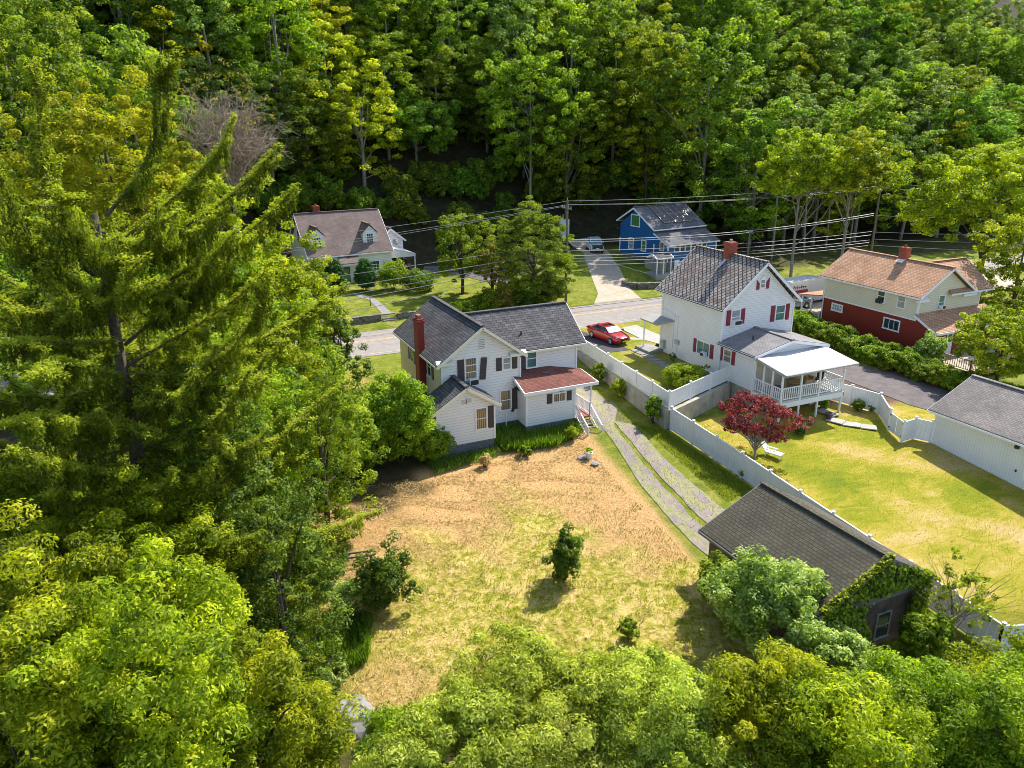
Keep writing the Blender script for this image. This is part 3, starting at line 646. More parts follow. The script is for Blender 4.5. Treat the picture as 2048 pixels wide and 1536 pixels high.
for k in range(2):
    m = MB(); x0, x1 = GL * (.03 + .48 * k), GL * (.49 + .48 * k); m.box(x0, -.03, .1, x1, .03, .22); m.box(x0, -.03, 1.35, x1, .03, 1.45)
    for i in range(9): m.box(x0 + (x1 - x0) * i / 9, -.02, .2, x0 + (x1 - x0) * (i + .9) / 9, .02, 1.36)
    lf = m.build('gate_leaf', vinyl, gt); m = MB()
    for z in (.3, 1.25): m.box(x0 - .02 if k == 0 else x1 - .1, -.07, z, x0 + .1 if k == 0 else x1 + .02, -.035, z + .1)
    m.build('hinge', black, lf)
# ------------------------------------------------------------ house A: white farmhouse, charcoal roof
A = thing('farmhouse', 'white clapboard farmhouse with charcoal roof and red painted chimney', 'house', (-20.9, -2.15, 0))
m = MB(); gable_body(m, -2.9, 3.1, 2.42, 12.1, .8, 5.85, 8.02, 'y', .1)
m.box(3.1, 3.2, .8, 8.15, 9.0, 5.8); m.prism([(8.15, 3.2, 5.8), (8.15, 6.1, 7.98), (8.15, 9.0, 5.8)], (-5.2, 0, 0)); m.build('wall', white_side, A)
m = MB().box(-2.92, 2.6, .82, -2.906, 11.9, 5.8); m.build('side_wall', cream_side, A)
gable_roof(A, roof_dark, -3.3, 3.5, 2.1, 12.4, 5.84, 8.3, 'y', .1, trimm=trim_cream)
gable_roof(A, roof_dark, .3, 8.75, 2.85, 9.35, 5.88, 8.27, 'x', 6.1, trimm=trim_cream, name='wing_roof', ends=(0, 1))
m = MB()  # eave returns on the rear gable
for x0, x1 in ((-3.3, -2.05), (2.2, 3.5)):
    m.prism([(x0, 2.12, 5.9), (x1, 2.12, 5.9), (x1, 2.42, 6.08), (x0, 2.42, 6.08)], (0, 0, .05)); m.box(x0, 2.1, 5.78, x1, 2.42, 5.9)
m.build('eave_return', trim_cream, A)
m = MB(); gable_body(m, -4.2, 0, 0, 2.42, .8, 3.42, 4.78, 'y', -2.1); m.build('annex_wall', white_side, A)
gable_roof(A, roof_dark, -4.55, .35, -.25, 2.42, 3.42, 4.95, 'y', -2.1, trimm=trim_cream, name='annex_roof', ends=(1, 0))
m = MB(); m.box(2.85, .91, .8, 6.8, 3.2, 3.3); m.box(6.8, 3.0, .8, 8.1, 3.2, 3.6); m.build('kitchen_wall', white_side, A)
m = MB(); e, w0 = 3.5, 3.2
m.add([(2.55, .55, e), (8.5, .55, e - .0), (8.5, 3.2, e + .25), (5.8, 3.2, 4.32), (3.4, 3.2, 4.36), (2.55, 2.42, 4.2)], [(0, 1, 3), (1, 2, 3), (0, 3, 4, 5)])
m.add([(2.55, .55, e - .1), (8.5, .55, e - .1), (8.5, 3.2, e + .15), (2.55, 3.2, e - .1), (2.55, 2.42, 4.1)], [(0, 3, 2, 1)])
kr = m.build('kitchen_roof', roof_red, A)
m = MB(); m.bar((2.5, .53, e - .1), (8.55, .53, e - .1), .08, .22); m.bar((2.53, .5, e - .1), (2.53, 2.42, 4.07), .08, .22); m.bar((8.52, .5, e - .1), (8.52, 3.2, e + .12), .08, .22); m.build('fascia', white_paint, kr)
m = MB(); m.bar((4.95, 2.45, 4.09), (6.25, 2.75, 4.05), .38, .06); m.build('roof_panel', glass_d, kr)
m = MB(); m.box(-2.85, 2.5, -.6, 3.05, 12.0, .8); m.box(3.05, 3.25, -.6, 8.1, 8.95, .8); m.box(-4.15, .05, -.9, -.05, 2.5, .8); m.box(2.9, .97, -.7, 6.75, 3.2, .8); m.build('foundation', foundation_m, A)
cornerboards(A, [(-2.87, 2.42), (3.08, 2.42), (8.13, 3.2)], .8, 5.6); cornerboards(A, [(-4.18, .02), (-.02, .02), (2.87, .93), (6.78, .93)], .82, 3.25)
m = MB(); m.box(-3.4, 5.75, -.3, -2.92, 6.65, 8.3); m.box(-3.46, 5.68, 8.05, -2.86, 6.72, 8.2); ch = m.build('chimney', brick_paint, A)
m = MB(); m.box(-3.3, 5.95, 8.3, -3.0, 6.45, 8.55); m.build('flue', terracotta, ch)
S_ = 'S'
window(A, (-.72, 2.42, 5.27), S_, .8, 1.5, glass_cur, bars=(1, 3)); acunit(A, (-.62, 2.42, 4.35), S_, .7, .45)
m = MB(); m.box(-1.72, 2.37, 4.45, -1.24, 2.415, 6.0); m.build('shutter', shutter_dark, A)
m = MB(); m.bar((.12, 2.36, 4.35), (.28, 2.38, 5.95), .46, .05, up=(0, 1, 0)); o = m.build('shutter', shutter_dark, A); o['label'] = 'shutter hanging loose and tilted'
window(A, (2.03, 2.42, 5.27), S_, .55, .8, glass_pale, bars=(1, 2), shut=.42)
window(A, (1.92, 2.42, 2.5), S_, .75, 1.45, glass_cur, bars=(1, 2), shut=.42, sides='R')
window(A, (4.38, 3.2, 5.1), S_, .72, 1.3, glass_teal, bars=(1, 2), shut=.45, sides='L')
window(A, (-1.0, 0, 2.45), S_, .72, 1.45, glass_cur, bars=(1, 2), shut=.42, sides='R')
window(A, (5.5, .91, 2.65), S_, .95, .58, glass_cur, bars=(2, 1), shut=.4)
for x, y, z, w, h in ((.15, 2.42, 6.98, .42, .75), (-2.28, 0, 3.83, .36, .34), (-1.87, 0, 3.9, .36, .34)):
    m = MB(); wbox(m, (x, y, z), S_, -w / 2 - .05, w / 2 + .05, -h / 2 - .05, h / 2 + .05, 0, .03); v = m.build('gable_vent', white_paint, A); m = MB()
    for i in range(6): wbox(m, (x, y, z), S_, -w / 2, w / 2, -h / 2 + h * i / 6 + .01, -h / 2 + h * (i + .6) / 6, .03, .045)
    m.build('louvre', metal, v)
for y in (4.75, 8.6, 10.3): pass
window(A, (-2.92, 4.9, 5.0), 'W', .75, 1.35, glass_d, bars=(1, 2), shut=.4); window(A, (-2.92, 8.9, 5.0), 'W', .75, 1.35, glass_d, bars=(1, 2), shut=.4)
window(A, (-2.92, 4.5, 2.3), 'W', .75, 1.35, glass_d, bars=(1, 2)); window(A, (-2.92, 9.5, 2.3), 'W', .75, 1.35, glass_d, bars=(1, 2))
m = MB().tube([(3.95, 4.05, 6.6), (3.95, 4.05, 7.0)], .06); m.build('vent_pipe', black, A)
m = MB(); m.box(2.35, 2.3, 1.55, 2.55, 2.42, 1.8); m.box(5.5, .8, 3.1, 5.75, .92, 3.25); m.box(6.8, 2.1, 1.75, 6.9, 2.25, 1.95); m.build('wall_lamp', black, A)
m = MB(); m.bar((1.9, 2.3, 1.5), (1.75, 2.0, -.1), .05, .05); m.build('downpipe', white_paint, A)
m = MB(); m.box(6.8, .85, .68, 8.15, 3.2, .8); m.build('landing', deck_red, A)
stp = A; m = MB()
for i in range(6): m.box(7.0, .82 - .27 * (i + 1), .62 - .16 * (i + 1) + .0, 8.05, .82 - .27 * i + .04, .68 - .16 * (i + 1) + .02)
for x in (7.02, 7.5, 8.03): m.bar((x, .85, .55), (x, -.85, -.45), .05, .2)
m.build('stair', wood_deck, A)
railing(A, (8.1, 3.1, .8), (8.1, .9, .8), .98, gap=.17, post=.09); railing(A, (8.1, .85, .75), (8.1, -.85, -.3), .95, gap=.17); railing(A, (6.95, .85, .75), (6.95, -.85, -.3), .95, gap=.17)
m = MB().box(8.05, .82, .8, 8.15, .92, 3.42); m.build('porch_post', white_paint, A)
# ------------------------------------------------------------ house B: white house, slate roof, crimson shutters
B = thing('slate_roof_house', 'white house with diamond slate roof and crimson shutters', 'house', (0, 0, 0))
g0 = 1.6
m = MB(); gable_body(m, 0, 7.4, 0, 8.2, g0 + .05, 7.2, 10.5, 'y', 3.75); m.build('wall', white_side, B)
gable_roof(B, roof_slate, -.35, 7.85, -.4, 8.75, 7.3, 10.78, 'y', 3.8, trimm=white_paint)
m = MB(); m.box(.05, -4.0, -.6, 7.35, 8.15, g0 + .05); m.build('foundation', concrete, B)
m = MB(); gable_body(m, 0, 7.2, -4.08, 0, g0 + .0, 4.42, 5.2, 'y', 3.4); m.build('rear_wall', white_side, B)
gable_roof(B, roof_grey, -.3, 7.3, -4.35, 0, 4.55, 5.38, 'y', 3.4, trimm=white_paint, name='rear_roof', ends=(1, 0))
m = MB(); m.bar((-.38, -.4, 7.16), (-.38, 8.7, 7.16), .1, .07); m.bar((-.34, -4.35, 4.42), (-.34, 0, 4.42), .1, .07); m.build('gutter', black, B)
cornerboards(B, [(.02, 0), (7.38, 0), (.02, 8.18)], g0, 7.1); cornerboards(B, [(.02, -4.06)], g0 - .6, 4.4)
chimney(B, 3.3, 3.75, 9.9, 4.1, 4.5, 11.75, brick, metal)
m = MB().bar((3.1, 3.9, 10.35), (2.3, 3.9, 9.7), .3, .04); m.build('roof_flashing', metal, B)
for c, s, w, h, p, b_, sh in [((1.29, 0, 6.45), 'S', .8, 1.1, glass_pale, (1, 2), .4), ((5.95, 0, 6.3), 'S', .9, 1.2, glass_teal, (1, 2), .42)]: window(B, c, s, w, h, p, bars=b_, shut=sh, shutm=shutter_red)
acunit(B, (1.29, 0, 6.05), 'S', .75, .4)
f = window(B, (3.78, 0, 8.95), 'S', .42, .6, glass_pale, bars=(1, 2)); m = MB()
m.prism([(3.5, -.02, 9.3), (4.06, -.02, 9.3), (3.78, -.02, 9.62)], (0, -.05, 0)); m.build('pointed_head', white_paint, f)
for x0, x1, za, zb_ in ((3.15, 3.42, 9.3, 9.0), (4.15, 4.45, 9.05, 9.4)):
    m = MB(); m.prism([(x0, -.01, 8.5), (x1, -.01, 8.5), (x1, -.01, zb_), (x0, -.01, za)], (0, -.05, 0)); m.build('shutter', shutter_red, B)
window(B, (0, 2.1, 3.42), 'W', 1.55, 1.05, glass_teal, bars=(2, 1), shut=.4, shutm=shutter_red); acunit(B, (0, 1.75, 3.05), 'W', .5, .35)
window(B, (0, -.95, 3.6), 'W', .8, .95, glass_beige, bars=(1, 2), shut=.38, shutm=shutter_red)
m = MB()
for y in (6.35, 5.7, 8.0): m.bar((-.04, y, 1.7), (-.04, y, 5.3 if y < 8 else 7.1), .06, .06)
m.bar((-.04, 8.1, 5.7), (-.04, 5.7, 5.25), .05, .05); m.bar((-.07, -.12, 1.8), (-.07, -.12, 7.1), .09, .09); m.build('conduit', white_paint, B)
m = MB(); m.box(-.3, 7.35, 2.0, -.02, 7.75, 2.75); m.box(-.15, 5.35, 2.9, -.02, 5.9, 3.25); m.build('utility_meter', metal, B)
m = MB().tube([(1.6, -1.9, 4.9), (1.6, -1.9, 5.35)], .06); m.build('vent_pipe', black, B)
m = MB().prism([(-1.3, 7.0, 4.35), (-.0, 6.2, 4.75), (-.0, 9.6, 4.75), (-1.3, 9.6, 4.35)], (0, 0, .12)); m.build('porch_roof', conc_light, B)
m = MB(); m.lathe([(.14, 0), (.1, .25), (.07, .5), (.07, 2.6), (.1, 2.7)], (-1.1, 9.2, g0), 10); m.build('porch_post', white_paint, B)
m = MB(); m.box(-1.6, 7.6, g0, -.02, 9.8, g0 + .25); m.build('porch_step', flag, B)
# deck
dz = 1.75
m = MB(); m.box(-.02, -7.15, dz - .14, 6.3, -4.1, dz); m.build('deck_floor', deck_white, B)
m = MB(); m.box(-.05, -7.2, dz - .55, 6.35, -7.16, dz - .14); m.box(-.06, -7.2, dz - .55, -.02, -4.1, dz - .14); m.box(6.3, -7.2, dz - .55, 6.35, -4.1, dz - .14); m.build('deck_skirt', white_paint, B)
for x in (0.05, 1.9, 3.75, 6.2):
    m = MB().box(x - .06, -7.16, float(T(x, -7)) - .2, x + .06, -7.04, 3.75); m.build('deck_post', white_paint, B)
for x, y in ((5.1, -5.2), (1.9, -5.2), (6.15, -5.6)):
    m = MB().box(x - .06, y - .06, float(T(x, y)) - .2, x + .06, y + .06, dz - .14); m.build('deck_post', white_paint, B)
for y in (-4.2, -5.15, -6.1):
    m = MB().box(-.02, y - .05, dz, .08, y + .05, 4.15 + (y + 4.2) * .1); m.build('deck_post', white_paint, B)
for p, q in (((0, -4.2), (0, -5.15)), ((0, -5.15), (0, -6.1)), ((0, -6.1), (0, -7.1)), ((.05, -7.1), (1.9, -7.1)), ((1.9, -7.1), (3.75, -7.1)), ((3.75, -7.1), (6.2, -7.1)), ((6.2, -7.1), (6.2, -4.2))): railing(B, (*p, dz), (*q, dz), .98, gap=.2, post=0, th=.07)
m = MB(); m.prism([(-.1, -4.12, 4.35), (6.95, -4.12, 4.35), (6.95, -7.6, 3.88), (-.1, -7.6, 3.88)], (0, 0, .09)); dr = m.build('deck_roof', roof_metal, B)
m = MB(); m.bar((-.12, -7.62, 3.88), (7.0, -7.62, 3.88), .1, .13); m.bar((-.12, -4.2, 4.3), (-.12, -7.62, 3.85), .06, .2); m.bar((6.97, -4.2, 4.3), (6.97, -7.62, 3.85), .06, .2); m.build('roof_edge', metal, dr)
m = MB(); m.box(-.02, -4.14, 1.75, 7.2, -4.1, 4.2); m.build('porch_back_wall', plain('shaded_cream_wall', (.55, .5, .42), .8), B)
# deck furniture
t = thing('patio_table', 'round wooden table on the covered deck', 'table', (2.7, -5.6, dz)); MB().lathe([(.5, .7), (.52, .74), (.5, .76)], n=18).build('tabletop', wood_tan, t); MB().lathe([(.25, 0), (.05, .1), (.05, .7)], n=10).build('leg', wood_tan, t)
def chair(name, label, loc, rz, m1, m2, grp=None, w=.5):
    t = thing(name, label, 'chair', loc, rz, grp); MB().box(-w / 2, -.25, .38, w / 2, .25, .46).build('seat', m2, t); MB().bar((0, .24, .45), (0, .36, .98), w, .06, up=(0, 1, 0)).build('backrest', m1, t)
    for x in (-w / 2 + .03, w / 2 - .03):
        for y in (-.22, .22): MB().bar((x, y, 0), (x, y, .4), .04, .04, up=(0, 1, 0)).build('leg', m2, t)
    return t
chair('deck_chair', 'wooden chair left of the deck table', (1.9, -5.7, dz), 80, wood_tan, wood_tan, 'chairs round the deck table'); chair('deck_chair', 'wooden chair right of the deck table', (3.5, -5.5, dz), -100, wood_tan, wood_tan, 'chairs round the deck table')
chair('folding_chair', 'purple folding chair with white frame at the deck corner post', (.75, -6.1, dz), 120, purple, white_paint); chair('patio_chair', 'black patio chair by the right deck railing', (5.6, -5.3, dz), -60, black, black)
t = thing('outdoor_sofa', 'tan cushioned sofa at the back of the deck', 'sofa', (4.3, -4.9, dz)); MB().box(-.8, -.4, .1, .8, .35, .45).build('seat', fabric_tan, t); MB().box(-.8, .2, .45, .8, .38, .9).build('backrest', fabric_tan, t)
for x in (-.85, .75): MB().box(x, -.4, .1, x + .12, .35, .65).build('armrest', wood_tan, t)
# ------------------------------------------------------------ garage
gl = at(1861, 884, -.45); G = thing('garage', 'long white garage with grey-brown shingle roof', 'garage', (gl[0], gl[1], -.45))
m = MB(); gable_body(m, 0, 7.3, -11, 0, -1.2, 2.35, 4.15, 'y', 3.75); m.build('wall', garage_side, G)
gable_roof(G, roof_garage, -.4, 7.9, -11.3, .35, 2.5, 4.42, 'y', 3.75, trimm=white_paint)
m = MB(); wbox(m, (0, -7.1, .95), 'W', -.45, .45, -1.0, 1.05, .01, .05); d = m.build('door', white_paint, G); m = MB(); wbox(m, (0, -7.1, 1.5), 'W', -.25, .25, -.3, .3, .05, .06); m.build('pane', glass_d, d)
m = MB(); wbox(m, (0, -6.0, 2.0), 'W', -.12, .12, -.1, .1, 0, .2); wbox(m, (0, -6.2, .4), 'W', -.05, .05, -.08, .08, 0, .05); m.build('wall_lamp', black, G)
# ------------------------------------------------------------ barn
bz = at(1525, 965, 3.3); Bn = thing('barn', 'old barn with mossy olive shingle roof and vine covered gable', 'barn', (bz[0], bz[1], 0), 0); b0 = bz
e1 = 1.42
gable_roof(Bn, roof_moss, -4.0, 3.35, -8.25, 0, e1, 3.3, 'y', 0, t=.1, trimm=plain('grey_old_trim', (.2, .19, .17), .9))
m = MB(); gable_body(m, -3.6, 3.0, -8.0, -.3, e1 - .6, e1 + .05, 3.1, 'y', 0); m.build('wall', barn_side, Bn)
m = MB().box(-3.55, -7.95, -3.6, 2.95, -.35, e1 - .6); m.build('brick_wall', plain('pinkish_render_shaded', (.13, .085, .07), .95, .4, 1.5), Bn)  # pinkish colour darkened to carry the shade on the lower wall
f = window(Bn, (.55, -7.95, -.6), 'S', .8, 1.3, glass_d, bars=(1, 2), frame=plain('flaking_paint', (.35, .36, .34), .8, .4), fw=.06)
# ------------------------------------------------------------ house C: tan over red boards
C_ = thing('tan_and_red_house', 'two storey house with tan upper siding, red board lower storey and tan shingle roof', 'house', (22.63, 0, 0))
tan_side = siding('tan_siding', (.74, .67, .5), .16)
m = MB(); gable_body(m, 0, 7.0, 0, 11.3, 3.78, 5.8, 8.1, 'y', 3.6); m.box(6.9, .004, 3.78, 8.4, 5.6, 5.8); m.prism([(8.4, .004, 5.8), (8.4, 2.85, 7.95), (8.4, 5.6, 5.8)], (-3, 0, 0)); m.build('upper_wall', tan_side, C_)
m = MB().box(.02, .02, -.4, 8.38, 11.28, 3.7); m.build('lower_wall', red_side, C_)
m = MB(); m.box(-.02, -.02, 3.66, 8.42, 11.3, 3.8); m.build('band_trim', white_paint, C_)
gable_roof(C_, roof_tan, -.35, 7.3, -.4, 11.75, 5.95, 8.42, 'y', 3.6, trimm=white_paint)
gable_roof(C_, roof_tan, 3.8, 9.6, -.4, 6.1, 5.97, 8.36, 'x', 2.85, trimm=white_paint, name='wing_roof', ends=(0, 1))
m = MB()
for x0, x1 in ((-.35, .9), (5.6, 7.4)): m.prism([(x0, -.38, 5.62), (x1, -.38, 5.62), (x1, 0, 5.9), (x0, 0, 5.9)], (0, 0, .05)); m.box(x0, -.4, 5.48, x1, 0, 5.62)
m.build('eave_return', white_paint, C_)
cornerboards(C_, [(.02, 0), (8.38, .0)], 3.8, 5.7)
m = MB(); m.prism([(-.3, 0, 4.25), (9.4, 0, 4.25), (9.4, -2.6, 3.0), (-.3, -2.6, 3.0)], (0, 0, .12)); lr = m.build('lean_to_roof', roof_tan, C_)
m = MB(); m.bar((-.3, -2.63, 3.0), (9.4, -2.63, 3.0), .06, .2); m.bar((-.33, 0, 4.2), (-.33, -2.6, 2.95), .06, .2); m.build('fascia', white_paint, lr)
m = MB(); m.box(.0, -2.2, -.6, 9.1, .02, 3.0); m.prism([(.0, -2.2, 3.0), (0, 0, 3.0), (0, 0, 4.2)], (9.1, 0, 0)); m.build('lean_to_wall', red_side, C_)
chimney(C_, 3.2, 4.75, 8.0, 3.95, 5.5, 9.5, brick, brick); MB().bar((2.85, 5.1, 8.1), (3.3, 5.1, 8.4), .8, .05).build('roof_flashing', white_paint, C_)
window(C_, (0, 4.1, 5.2), 'W', .75, 1.15, glass_d, bars=(1, 2)); acunit(C_, (0, 4.1, 4.75), 'W', .55, .4, black); window(C_, (0, 1.8, 5.15), 'W', .75, 1.15, glass_pale, bars=(1, 2))
window(C_, (0, 9.2, 2.95), 'W', 1.2, .55, glass_pale, bars=(4, 2), fw=.14); window(C_, (0, 2.5, 2.75), 'W', 1.65, .9, glass_d, bars=(3, 1), fw=.12)
window(C_, (3.05, 0, 5.15), 'S', .7, 1.2, glass_teal, bars=(1, 2)); acunit(C_, (3.05, 0, 4.72), 'S', .5, .36)
m = MB(); wbox(m, (2.0, -2.2, 1.85), 'S', -.42, .42, -1.05, 1.02, .01, .06); d = m.build('door', white_paint, C_); m = MB(); wbox(m, (2.0, -2.2, 2.35), 'S', -.25, .25, -.35, .4, .06, .07); m.build('pane', glass_d, d)
window(C_, (5.3, -2.2, 2.1), 'S', .9, 1.1, glass_d, bars=(1, 2)); m = MB().bar((-.05, 11.1, 1), (-.05, 11.1, 5.6), .08); m.build('downpipe', white_paint, C_)
m = MB(); m.bar((0.05, -.08, 3.9), (.05, -.08, 5.5), .09); m.build('downpipe', white_paint, C_)
m = MB(); m.box(-.9, -6.7, .62, 7.5, -2.2, .8); m.build('deck_floor', wood_deck, C_); m = MB(); m.box(-.95, -6.76, .35, 7.5, -6.7, .8); m.box(-.95, -6.7, .35, -.9, -2.2, .8)
for x, y in ((-.8, -6.6), (3, -6.6), (6.5, -6.6), (-.8, -3)): m.box(x, y, -1.2, x + .12, y + .12, .62)
m.build('deck_frame', wood_tan, C_)
for p, q in (((-.85, -3.6), (-.85, -6.6)), ((-.85, -6.65), (3.2, -6.65)), ((3.2, -6.65), (7.4, -6.65))): railing(C_, (*p, .8), (*q, .8), .95, wood_tan, .2)
u = thing('patio_umbrella', 'closed navy umbrella on the wooden deck', 'umbrella', (22.63 + 2.7, -4.5, .8)); MB().lathe([(.02, 0), (.02, .6), (.26, .65), (.2, 1.4), (.03, 2.4), (.01, 2.45)], n=8).build('canopy', fabric_navy, u); MB().lathe([(.25, 0), (.25, .06), (.03, .08), (.03, .7)], n=10).build('stand', metal, u)
s = thing('storage_bin', 'low brown roofed storage shed under the wooden deck edge', 'shed', (22.63 - 2.3, -5.1, float(T(20, -5))), -15); m = MB(); gable_body(m, -.9, .9, -.6, .6, -.3, .55, .8, 'x'); m.build('wall', wood_tan, s); gable_roof(s, plain('brown_board_roof', (.3, .2, .12), .9), -1.05, 1.05, -.8, .8, .55, .95, 'x')
m = MB(); m.box(-.2, 11.4, .85, 8.5, 14.0, 1.0); m.build('porch_floor', deck_white, C_); m = MB(); m.prism([(-.35, 11.4, 3.75), (8.6, 11.4, 3.75), (8.6, 14.3, 3.35), (-.35, 14.3, 3.35)], (0, 0, .12)); m.build('porch_roof', roof_tan, C_)
for p in ((-.1, 12.6), (-.1, 13.9)): MB().box(p[0] - .07, p[1] - .07, 1.0, p[0] + .07, p[1] + .07, 3.4).build('porch_post', white_paint, C_)
railing(C_, (-.1, 11.4, 1), (-.1, 13.9, 1), .9)
# ------------------------------------------------------------ grey roofed cottage (cape)
K = thing('cottage', 'white cottage with grey-brown roof and two dormers across the road', 'house', (-13.55, 46.45, 0), 4.3)
m = MB(); gable_body(m, -10.25, 0, .3, 9.3, 1.2, 6.1, 10.35, 'x', 4.8); m.build('wall', white_side, K)
gable_roof(K, roof_brown, -10.6, .2, .0, 9.6, 6.1, 10.75, 'x', 4.8, trimm=white_paint)
for xc in (-8.95, -2.4):
    m = MB(); m.prism([(xc - .85, 1.1, 6.8), (xc + .85, 1.1, 6.8), (xc + .85, 1.1, 8.35), (xc, 1.1, 9.2), (xc - .85, 1.1, 8.35)], (0, 3.2, 0)); d = m.build('dormer', white_side, K)
    gable_roof(d, roof_brown, xc - 1.0, xc + 1.0, 1.0, 4.4, 8.35, 9.42, 'y', xc, t=.08, name='dormer_roof'); window(d, (xc, 1.1, 7.6), 'S', .75, 1.2, glass_d, bars=(3, 4), fw=.1)
m = MB(); m.prism([(-6.95, .3, 5.85), (-4.4, .3, 5.85), (-4.4, -1.0, 5.05), (-6.95, -1.0, 5.05)], (0, 0, .12)); m.build('porch_roof', roof_brown, K)
m = MB(); m.box(-6.95, -1.03, 4.88, -4.4, -.95, 5.08)
for x in (-6.8, -4.55): m.box(x - .06, -.95, 2.2, x + .06, -.83, 4.9)
m.build('porch_post', white_paint, K)
m = MB(); wbox(m, (-5.95, .3, 3.4), 'S', -.48, .48, -1.1, 1.1, .0, .06); d = m.build('door', glass_teal, K); m = MB(); wbox(m, (-5.95, .3, 3.95), 'S', -.3, .3, -.35, .4, .06, .08); m.build('pane', glass_beige, d)
m = MB().box(-7.0, -1.4, 1.6, -4.3, .3, 2.28); m.build('door_step', conc_light, K)
for x in (-8.9, -2.3): window(K, (x, .3, 4.3), 'S', 1.2, 1.2, glass_d, bars=(3, 3))
window(K, (-10.25, 4.8, 8.0), 'W', .9, 1.4, glass_d, bars=(1, 2))
chimney(K, -8.1, 4.9, 10.0, -7.3, 5.6, 11.5)
m = MB(); gable_body(m, .6, 4.0, 6.5, 11.5, 2, 6.4, 7.75, 'y', 1.95 + .3); m.build('shed_wall', white_side, K); gable_roof(K, roof_brown, .3, 4.3, 6.2, 11.6, 6.3, 7.95, 'y', 2.25, trimm=white_paint, name='shed_roof'); window(K, (2.6, 6.5, 5.0), 'S', 1.0, .6, glass_d)
m = MB(); m.prism([(.05, 2.2, 6.1), (.05, 6.4, 6.1), (4.0, 6.4, 4.95), (4.0, 2.2, 4.95)], (0, 0, .12)); m.prism([(.05, 2.25, 6.05), (4.0, 2.25, 4.95), (4.0, 2.25, 4.7), (.05, 2.25, 4.7)], (0, .06, 0)); m.build('carport_roof', white_side, K)
m = MB(); m.box(3.85, 2.25, 2, 3.97, 2.37, 4.9); m.box(3.85, 6.2, 2, 3.97, 6.32, 4.9); m.build('carport_post', white_paint, K)
sd_ = thing('satellite_dish', 'grey satellite dish on the carport roof of the cottage', 'satellite dish', (-11.95, 50.2, 5.75), 10); MB().tube([(0, 0, -.25), (0, -.1, .75)], .03).build('mast', metal, sd_)
m = MB(); m.tube([(0, 0, .7), (-.03, -.09, .72), (-.08, -.22, .78)], [.05, .3, .42], 16, cap=False); m.build('dish', metal, sd_, True)
# ------------------------------------------------------------ blue house
Bl = thing('blue_house', 'blue house with grey roof and solar panels on the slope', 'house', (18.19, 35.77, 0), 5.3)
m = MB(); gable_body(m, 0, 8.2, 0, 7.15, 4.15, 8.0, 10.15, 'x', 4.0); m.build('wall', blue_side, Bl)
m = MB(); m.prism([(0, 0, 3.9), (0, 0, 7.5), (0, -2.67, 6.3), (0, -2.67, 3.9)], (8.2, 0, 0)); m.build('front_wall', blue_side, Bl)
m = MB(); m.box(.03, -2.64, 1.8, 8.17, 7.1, 4.15); m.build('foundation', stone_wall, Bl)
gable_roof(Bl, roof_blue, -.35, 8.5, -.3, 7.6, 8.0, 10.4, 'x', 4.1, trimm=white_paint, ze2=8.45)
m = MB(); m.prism([(-.2, 0, 7.52), (8.5, 0, 7.52), (8.5, -3.0, 6.2), (-.2, -3.0, 6.2)], (0, 0, .12)); fr_ = m.build('front_roof', roof_blue, Bl)
m = MB(); m.bar((-.22, 0, 7.45), (-.22, -3, 6.14), .06, .18); m.bar((-.2, -3.03, 6.2), (8.5, -3.03, 6.2), .1, .16); m.bar((8.52, 0, 7.45), (8.52, -3, 6.14), .06, .18); m.build('fascia', white_paint, fr_)
cornerboards(Bl, [(0, 0), (0, 7.1), (0, -2.65), (8.2, -2.65)], 4.2, 6.1, w=.16)
sl = 2.4 / 4.4
for i in range(6):
    for j in range(2):
        x = 2.0 + i * .98; y0_, y1_ = .55 + j * 1.62, 2.12 + j * 1.62; z = lambda y: 8.0 + (y + .3) * sl + .1
        m = MB(); m.prism([(x, y0_, z(y0_)), (x + .95, y0_, z(y0_)), (x + .95, y1_, z(y1_)), (x, y1_, z(y1_))], (0, 0, .04)); p = m.build('solar_panel', MATS.get('solar') or plain('solar', (.07, .07, .08), .5, .1, 1, spec=.35), Bl)
        q = MB(); q.bar((x, y0_, z(y0_) + .03), (x + .95, y0_, z(y0_) + .03), .04, .05); q.bar((x, y0_, z(y0_) + .03), (x, y1_, z(y1_) + .03), .04, .05); q.build('panel_frame', metal, p)
window(Bl, (0, 4.0, 8.65), 'W', 1.6, 1.35, glass_green, fw=.13); window(Bl, (0, 4.7, 5.55), 'W', .8, 1.35, glass_pale, bars=(1, 2), fw=.13); window(Bl, (0, 2.05, 5.6), 'W', .75, 1.25, glass_green, bars=(1, 2), fw=.13); window(Bl, (0, -1.55, 6.0), 'W', .65, .9, glass_cur, fw=.12)
for i in range(6): window(Bl, (1.5 + i * .93, -2.67, 5.7), 'S', .72, .75, glass_d, fw=.08)
m = MB(); m.prism([(-3.6, -3.9, 5.0), (-3.6, -2.6, 5.35), (-3.6, -1.3, 5.0)], (3.6, 0, 0)); 
gable_roof(Bl, roof_dark, -2.7, -.1, -3.9, -1.9, 5.0, 5.5, 'x', -2.9, t=.08, trimm=white_paint, name='entry_roof')
for x in (-2.55, -1.5, -.3): MB().box(x - .06, -3.8, 2.6, x + .06, -3.68, 5.0).build('entry_post', white_paint, Bl)
m = MB(); m.box(-1.3, -2.9, 2.9, -.5, -2.8, 4.9); m.build('door', glass_pale, Bl); m = MB(); m.box(-2.6, -3.8, 2.0, -.2, -1.3, 2.95); m.build('entry_step', conc_light, Bl)
m = MB(); m.box(-1.0, -2.6, 2, 0, .5, 4.1); m.build('white_base_wall', conc_light, Bl)
m = MB(); m.box(1.2, -2.72, 2.6, 2.0, -2.66, 4.3); m.build('basement_door', white_paint, Bl)
